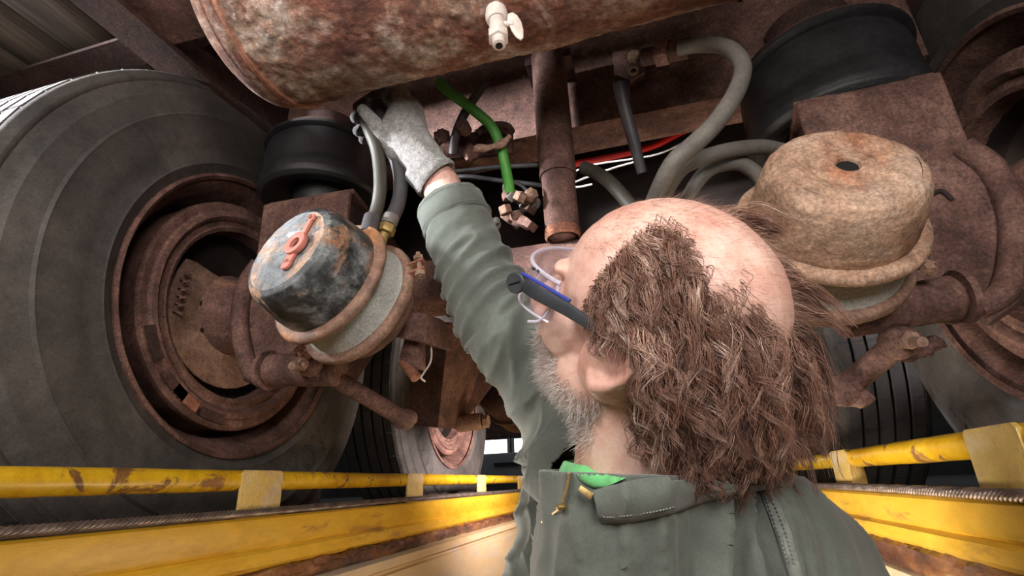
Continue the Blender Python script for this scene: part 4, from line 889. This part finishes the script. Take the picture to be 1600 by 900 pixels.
# flat cloth pieces laid on the jacket surface
def patch(name, top, bot, m, lift=.006, n=40, rows=8, puff=.004, parent=None, wave=0):
    T = bez([Vector((u, v, 0)) for u, v in top], n); B_ = bez([Vector((u, v, 0)) for u, v in bot], n); k = min(len(T), len(B_))
    T = [T[int(i*(len(T)-1)/(k-1))] for i in range(k)]; B_ = [B_[int(i*(len(B_)-1)/(k-1))] for i in range(k)]
    g = [[None]*k for _ in range(rows+1)]; mb = MB()
    for j_ in range(rows+1):
        for i in range(k):
            q = T[i].lerp(B_[i], j_/rows); e = j_/rows
            g[j_][i] = jhit(q.x, q.y, lift*(1 if j_ not in (rows,) else .4)+puff*sin(PI*e)+wave*noise.noise((q.x*.02, q.y*.02, 1)))
    # smooth rows of depth so the cloth bridges hollows
    for it_ in range(6):
        h = [r[:] for r in g]
        for j_ in range(rows+1):
            for i in range(1, k-1):
                a, b2 = g[j_][i-1], g[j_][i+1]; tgt = (a.length+b2.length)/2; L0 = g[j_][i].length; h[j_][i] = g[j_][i]*((min(L0, .5*L0+.5*tgt))/L0)
        g = h
    vs = [p for r in g for p in r]; K = len(vs); vs += [p+p.normalized()*.003 for p in vs]; fs = []
    for j_ in range(rows):
        for i in range(k-1): a = j_*k+i; fs += [(a, a+1, a+k+1, a+k), (K+a, K+a+k, K+a+k+1, K+a+1)]
    for j_ in range(rows): a = j_*k; fs.append((a, a+k, K+a+k, K+a)); a = j_*k+k-1; fs.append((a, K+a, K+a+k, a+k))
    for i in range(k-1): fs.append((i, K+i, K+i+1, i+1)); a = rows*k+i; fs.append((a, a+1, K+a+1, K+a))
    mb.add(vs, fs); return mb.build(name, m, parent or man, smooth=60), g
COLLAR_TOP = [(926, 766), (960, 757), (1000, 748), (1050, 744), (1110, 742), (1170, 744), (1230, 742)]
COLLAR_BOT = [(936, 815), (960, 818), (1000, 814), (1050, 803), (1105, 784), (1160, 772), (1225, 760)]
col_o, g = patch('collar', COLLAR_TOP, COLLAR_BOT, M['jacket'], .008, puff=.007); col_o['label'] = 'folded-down collar with double stitched edge'
def stitches(name, pts, parent, rad=.0006, on=3.2, off=2.0, m=None, lift=.0125):
    P = bez([Vector((u, v, 0)) for u, v in pts], 80); mb = MB(); acc = 0; L_ = [0]
    for a, b2 in zip(P, P[1:]): L_.append(L_[-1]+(b2-a).length)
    s = 0
    def at(s):
        for i in range(len(P)-1):
            if L_[i+1] >= s: return P[i].lerp(P[i+1], (s-L_[i])/(L_[i+1]-L_[i]+1e-9))
        return P[-1]
    while s < L_[-1]-on:
        a, b2 = at(s), at(s+on); mb.tube([jhit(a.x, a.y, lift), jhit(b2.x, b2.y, lift)], rad, 4); s += on+off
    o = mb.build(name, m or M['jacket_edge'], parent); o['kind'] = 'stuff'; return o
stitches('stitching', [(938, 772), (942, 795), (946, 808), (1000, 803), (1050, 793), (1105, 775), (1160, 764)], col_o)
stitches('stitching', [(944, 770), (950, 796), (1000, 793), (1050, 784), (1105, 767), (1150, 757)], col_o)
# armhole seam: raised double seam down the left shoulder blade
sm, _ = patch('shoulder_seam', [(1180, 752), (1196, 790), (1212, 835), (1226, 880), (1236, 910)], [(1198, 750), (1216, 785), (1236, 830), (1250, 880), (1258, 910)], M['jacket_edge'], .002, puff=.0018, rows=5); sm['label'] = 'puckered pale seam joining sleeve and back'
stitches('stitching', [(1187, 756), (1203, 795), (1219, 840), (1232, 885)], sm, lift=.0055, on=4, off=3); stitches('stitching', [(1193, 753), (1211, 790), (1229, 835), (1243, 885)], sm, lift=.0055, on=4, off=3)
sf, _ = patch('shirt_front', [(901, 704), (925, 730), (950, 742), (978, 747)], [(897, 735), (908, 752), (925, 762), (940, 764)], M['green0'], .0035, puff=.002, rows=6); sf['label'] = 'green shirt in the open neck of the jacket'
# front placket, zip and pull
zp = [(889, 712), (889, 735), (886, 760), (878, 790)]
pk, _ = patch('zip_tape', [(884, 708), (883, 735), (880, 760), (872, 790)], [(896, 708), (896, 735), (893, 762), (884, 792)], M['trousers'], .003, puff=.001, rows=3)
Pz = bez([Vector((u, v, 0)) for u, v in zp], 42); mb = MB()
for i, q in enumerate(Pz):
    for s in (-1, 1):
        a = jhit(q.x+s*2, q.y, .0065); mb.tube([a, a+cdir(s*.35, .1*s, 0)*-.0022], .0005, 5)
o = mb.build('zip_teeth', M['brass'], pk); o['kind'] = 'stuff'
a, b2 = jhit(877, 792, .009), jhit(846, 816, .011); e = (b2-a).normalized(); vn = Vector(a).normalized(); w = e.cross(vn)
MB().prism([a-w*.0018, a+e*.004-w*.003, b2-w*.0034, b2+e*.003, b2+w*.0034, a+e*.004+w*.003, a+w*.0018], vn*-.0016).build('zip_pull', M['brass'], pk, bevel=.0004)
MB().ball(a, .0045, 12, (1, 1, .6)).build('zip_slider', M['brass'], pk)
a, b2 = jhit(905, 762, .009), jhit(925, 776, .011); e = (b2-a).normalized(); w = e.cross(vn)
MB().prism([a-w*.0022, b2-w*.0026, b2+w*.0026, a+w*.0022], vn*-.002).build('collar_clasp', M['brass'], man, bevel=.0004)
# bright green shirt at the neck
ts = MB(); na = (hl(-.02, 0, -.1)-NB).normalized()
ts.lathe([(.088, -.016), (.085, -.008), (.080, .004), (.0745, .018), (.0715, .024), (.0695, .0245), (.0695, .01), (.07, -.02)], NB+na*.012+away*.010+face*.008, (na-face*.05+away*.25).normalized(), 64)
M['green'] = M['green0']
ts.build('shirt', M['green'], man, smooth=70, noise_amp=.001, noise_scale=30)['label'] = 'bright green shirt showing at the neckline'
# trousers and boots, below the frame in the pit
t_ = MB(); caps(t_, [hips+ZZ*.06, hips-ZZ*.08], [.16, .155], 20)
for f_, s in ((footL, 1), (footR, -1)): caps(t_, [hips+side*s*.09-ZZ*.1, (hips+side*s*.1).lerp(f_, .5)+face*.03, f_+ZZ*.1], [.105, .075, .06], 18)
tm = remesh(t_, .012, 4); finish(tm, 'trousers', M['trousers'], man)
for f_ in (footL, footR):
    q = MB(); caps(q, [f_+ZZ*.05-face*.04, f_+ZZ*.045+face*.12], [.05, .045], 14); caps(q, [f_+ZZ*.05, f_+ZZ*.14], [.052, .055], 14); q.v = [(x, y, max(z, -1.549)) for x, y, z in q.v]
    q.build('boot', M['bag'], man)
# left hand hanging at his side (out of frame)
lw = SL-ZZ*.42+face*.2; q = MB(); caps(q, [lw, lw+face*.05-ZZ*.02], [.028, .03], 14)
for k in range(4): s = lw+face*.07+side*(k-1.5)*.018-ZZ*.02; caps(q, [s, s+face*.03-ZZ*.01, s+face*.04-ZZ*.03], [.010, .009, .008], 10)
caps(q, [lw-side*.02+face*.02, lw-side*.04+face*.045], [.012, .009], 10)
finish(remesh(q, .003, 3), 'glove', M['skin'], man)
man.children[-1].name = 'left_hand' if False else 'hand'
# ---- knitted glove gripping the hoses
g_ = MB()
cuffc = ray(664, 262, .855)
caps(g_, [ray(668, 258, .855), ray(645, 228, .868), ray(630, 200, .880), ray(630, 178, .888)], [.034, .036, .037, .029], 24)
caps(g_, [ray(640, 205, .89), ray(636, 178, .895)], [.032, .030], 20)
caps(g_, [ray(622, 232, .870), ray(600, 213, .860), ray(585, 192, .852), ray(567, 172, .848)], [.024, .0155, .0125, .0098], 18)     # thumb
F_ = [[(622, 174, .888), (620, 148, .915), (590, 150, .935), (560, 168, .920)], [(630, 172, .895), (630, 148, .93), (598, 158, .955), (556, 184, .930)],
      [(642, 180, .905), (640, 160, .945), (604, 178, .965), (560, 205, .935)], [(648, 196, .91), (640, 182, .955), (608, 200, .965), (568, 218, .940)]]
for ch, r in zip(F_, (.0125, .0125, .0120, .0105)): caps(g_, [ray(*c) for c in ch], [r*1.12, r*1.05, r, r*.86], 16)
gm = remesh(g_, .0016, 4)
co = arr(gm); nn = nrm(gm); co = co+nn*(vnoise(co, 900)[:, None]*.0005+vnoise(co, 110)[:, None]*.0009); put(gm, co)
dk = np.array([(ray(u, v, d)) for ch in F_ for u, v, d in ch[2:]]); dist = np.min(np.linalg.norm(co[:, None]-dk[None], axis=2), axis=1)
pal = np.clip(2.2-dist/.014, 0, 1)
at = gm.attributes.new('palm', 'FLOAT', 'POINT'); at.data.foreach_set('value', pal.astype('f'))
gmt = mat('knitted_glove', [(.35, (.22, .21, .205)), (.5, (.32, .31, .30)), (.65, (.45, .435, .42))], 120, fine=(420, .5, 1.35), bump=1, bscale=380, bdist=.003, rough=.95, sheen=.3)
nt = gmt.node_tree; b_ = nt.nodes['Principled BSDF']; c_ = b_.inputs['Base Color'].links[0].from_socket; a_ = nt.nodes.new('ShaderNodeAttribute'); a_.attribute_name = 'palm'
nt.links.new(mixc(nt, c_, (.04, .034, .036), a_.outputs['Fac']), b_.inputs['Base Color'])
M['glove'] = gmt
gl = finish(gm, 'glove', gmt, man); gl['label'] = 'pale grey knitted work glove with dark coated fingertips'
gax = (ray(690, 288, .85)-cuffc).normalized()
MB().lathe([(.030, -.016), (.0365, -.012), (.0375, .0), (.0385, .012), (.0400, .018), (.0405, .024), (.038, .028), (.0345, .025), (.034, .01), (.030, -.01)], cuffc+gax*.004, gax, 48).build('glove_cuff', gmt, gl, smooth=70, noise_amp=.0009, noise_scale=90)
# ---- safety glasses (worn, lift away)
gp = hl(.06, 0, -.02); sg_ = thing('safety_glasses', 'clear safety glasses with dark grey temple arms worn by the mechanic', 'glasses', tuple(gp))
M['clear'] = bpy.data.materials.new('clear_lens'); M['clear'].use_nodes = True; M['clear_p'] = bpy.data.materials.new('clear_plastic_edge'); M['clear_p'].use_nodes = True; bb = M['clear'].node_tree.nodes['Principled BSDF']
bb.inputs['Roughness'].default_value = .06; bb.inputs['Base Color'].default_value = (.62, .5, .6, 1); bb.inputs['Alpha'].default_value = .2; bb.inputs['Specular IOR Level'].default_value = 1; bb.inputs['Coat Weight'].default_value = 1; bb.inputs['Coat Roughness'].default_value = .03
bb = M['clear_p'].node_tree.nodes['Principled BSDF']; bb.inputs['Roughness'].default_value = .12; bb.inputs['Base Color'].default_value = (.7, .64, .76, 1); bb.inputs['Alpha'].default_value = .6
M['temple'] = mat('dark_grey_plastic', [(.3, (.022, .026, .032)), (.7, (.04, .046, .053))], 40, bump=.1, rough=.5); M['blue'] = flat('blue_plastic', (.03, .05, .3), .3)
for s in (1, -1):
    pts = [(.100, .077, -.020), (.075, .0835, -.019), (.045, .086, -.018), (.018, .086, -.020), (-.01, .0835, -.026)]
    hh = [.0068, .0072, .0064, .005, .0035]
    mb = MB(); vs = []
    for (a, b1, c), h in zip(pts, hh):
        for dc, db in ((h, 0), (h, .004), (-h, .004), (-h, 0)): vs.append(hl(a, s*(b1+db), c+dc*.85))
    fs = [(i*4+k, i*4+(k+1) % 4, i*4+4+(k+1) % 4, i*4+4+k) for i in range(4) for k in range(4)]+[(0, 1, 2, 3), (16, 17, 18, 19)]
    mb.add(vs, fs); o = mb.build('temple_arm', M['temple'], sg_, bevel=.0008)
    MB().lathe([(0, 0), (.0085, 0), (.0095, .001), (.0095, .003), (.0085, .004), (0, .004)], hl(.100, s*.0805, -.021), HL*s, 24).build('hinge_disc', M['temple'], o)
    MB().tube([hl(.1045, s*.0848, -.0245), hl(.0955, s*.0848, -.0175)], .0008, 6).build('screw_slot', M['black'], o)
    MB().tube([hl(.098, s*.080, -.0115), hl(.07, s*.083, -.0115), hl(.045, s*.0845, -.012)], .0016, 8).build('blue_trim', M['blue'], o)
# wraparound lens with side shields, real thickness
mb = MB(); K = 44; rows = 12; vs = []
for th in (0, .0018):
    for j_ in range(rows+1):
        e = j_/rows
        for i in range(K+1):
            a = -1.62+3.24*i/K; nose = math.exp(-(a/.16)**2)*.020*(1-e)
            half_h = .0215-.003*abs(a); z = -.022+half_h*(2*e-1)+nose
            rx, ry = .125-th+.004*sin(PI*e), .0795-th; fx = .122
            q = abs(cos(a))**.75; vs.append(hl(.055+(.066-th+.003*sin(PI*e))*q+(.022*abs(sin(a))**6)*0, (ry)*sin(a)*(.97+.03*q), z))
N = (rows+1)*(K+1); fs = []
for j_ in range(rows):
    for i in range(K): a = j_*(K+1)+i; fs += [(a, a+1, a+K+2, a+K+1), (N+a, N+a+K+1, N+a+K+2, N+a+1)]
for i in range(K): fs.append((i, N+i, N+i+1, i+1)); a = rows*(K+1)+i; fs.append((a, a+1, N+a+1, N+a))
for j_ in range(rows):
    for a, f2 in ((j_*(K+1), 0), (j_*(K+1)+K, 1)): fs.append((a, a+K+1, N+a+K+1, N+a))
mb.add(vs, fs); mb.build('lens', M['clear'], sg_, smooth=60)
pb_ = [hl(.055+.068*abs(cos(a))**.75, .0805*sin(a), -.001-.002*abs(a)) for a in np.linspace(-1.6, 1.6, 40)]
mb = MB(); mb.tube(pb_, .0020, 8); mb.build('brow_bar', M['clear_p'], sg_)
MB().tube([hl(.055+.069*abs(cos(a))**.75, .081*sin(a), -.0435+.003*abs(a)+.018*math.exp(-(a/.16)**2)) for a in np.linspace(-1.55, 1.55, 40)], .0012, 8).build('lower_rim', M['clear_p'], sg_)
for s_ in (1, -1): MB().tube(bez([hl(.062, s_*.080, -.002), hl(.060, s_*.081, -.02), hl(.066, s_*.081, -.04), hl(.078, s_*.0795, -.048)], 16), .0014, 8).build('side_shield_rim', M['clear_p'], sg_)
for s in (1, -1):
    for k in range(5): a0 = .066+k*.0058; MB().tube([hl(a0, s*.0775, -.004), hl(a0+.0032, s*.0770, -.004)], .0014, 6).build('vent_slot', M['temple'], sg_)
for o in bpy.data.objects:
    if 'wo' in o: del o['wo']
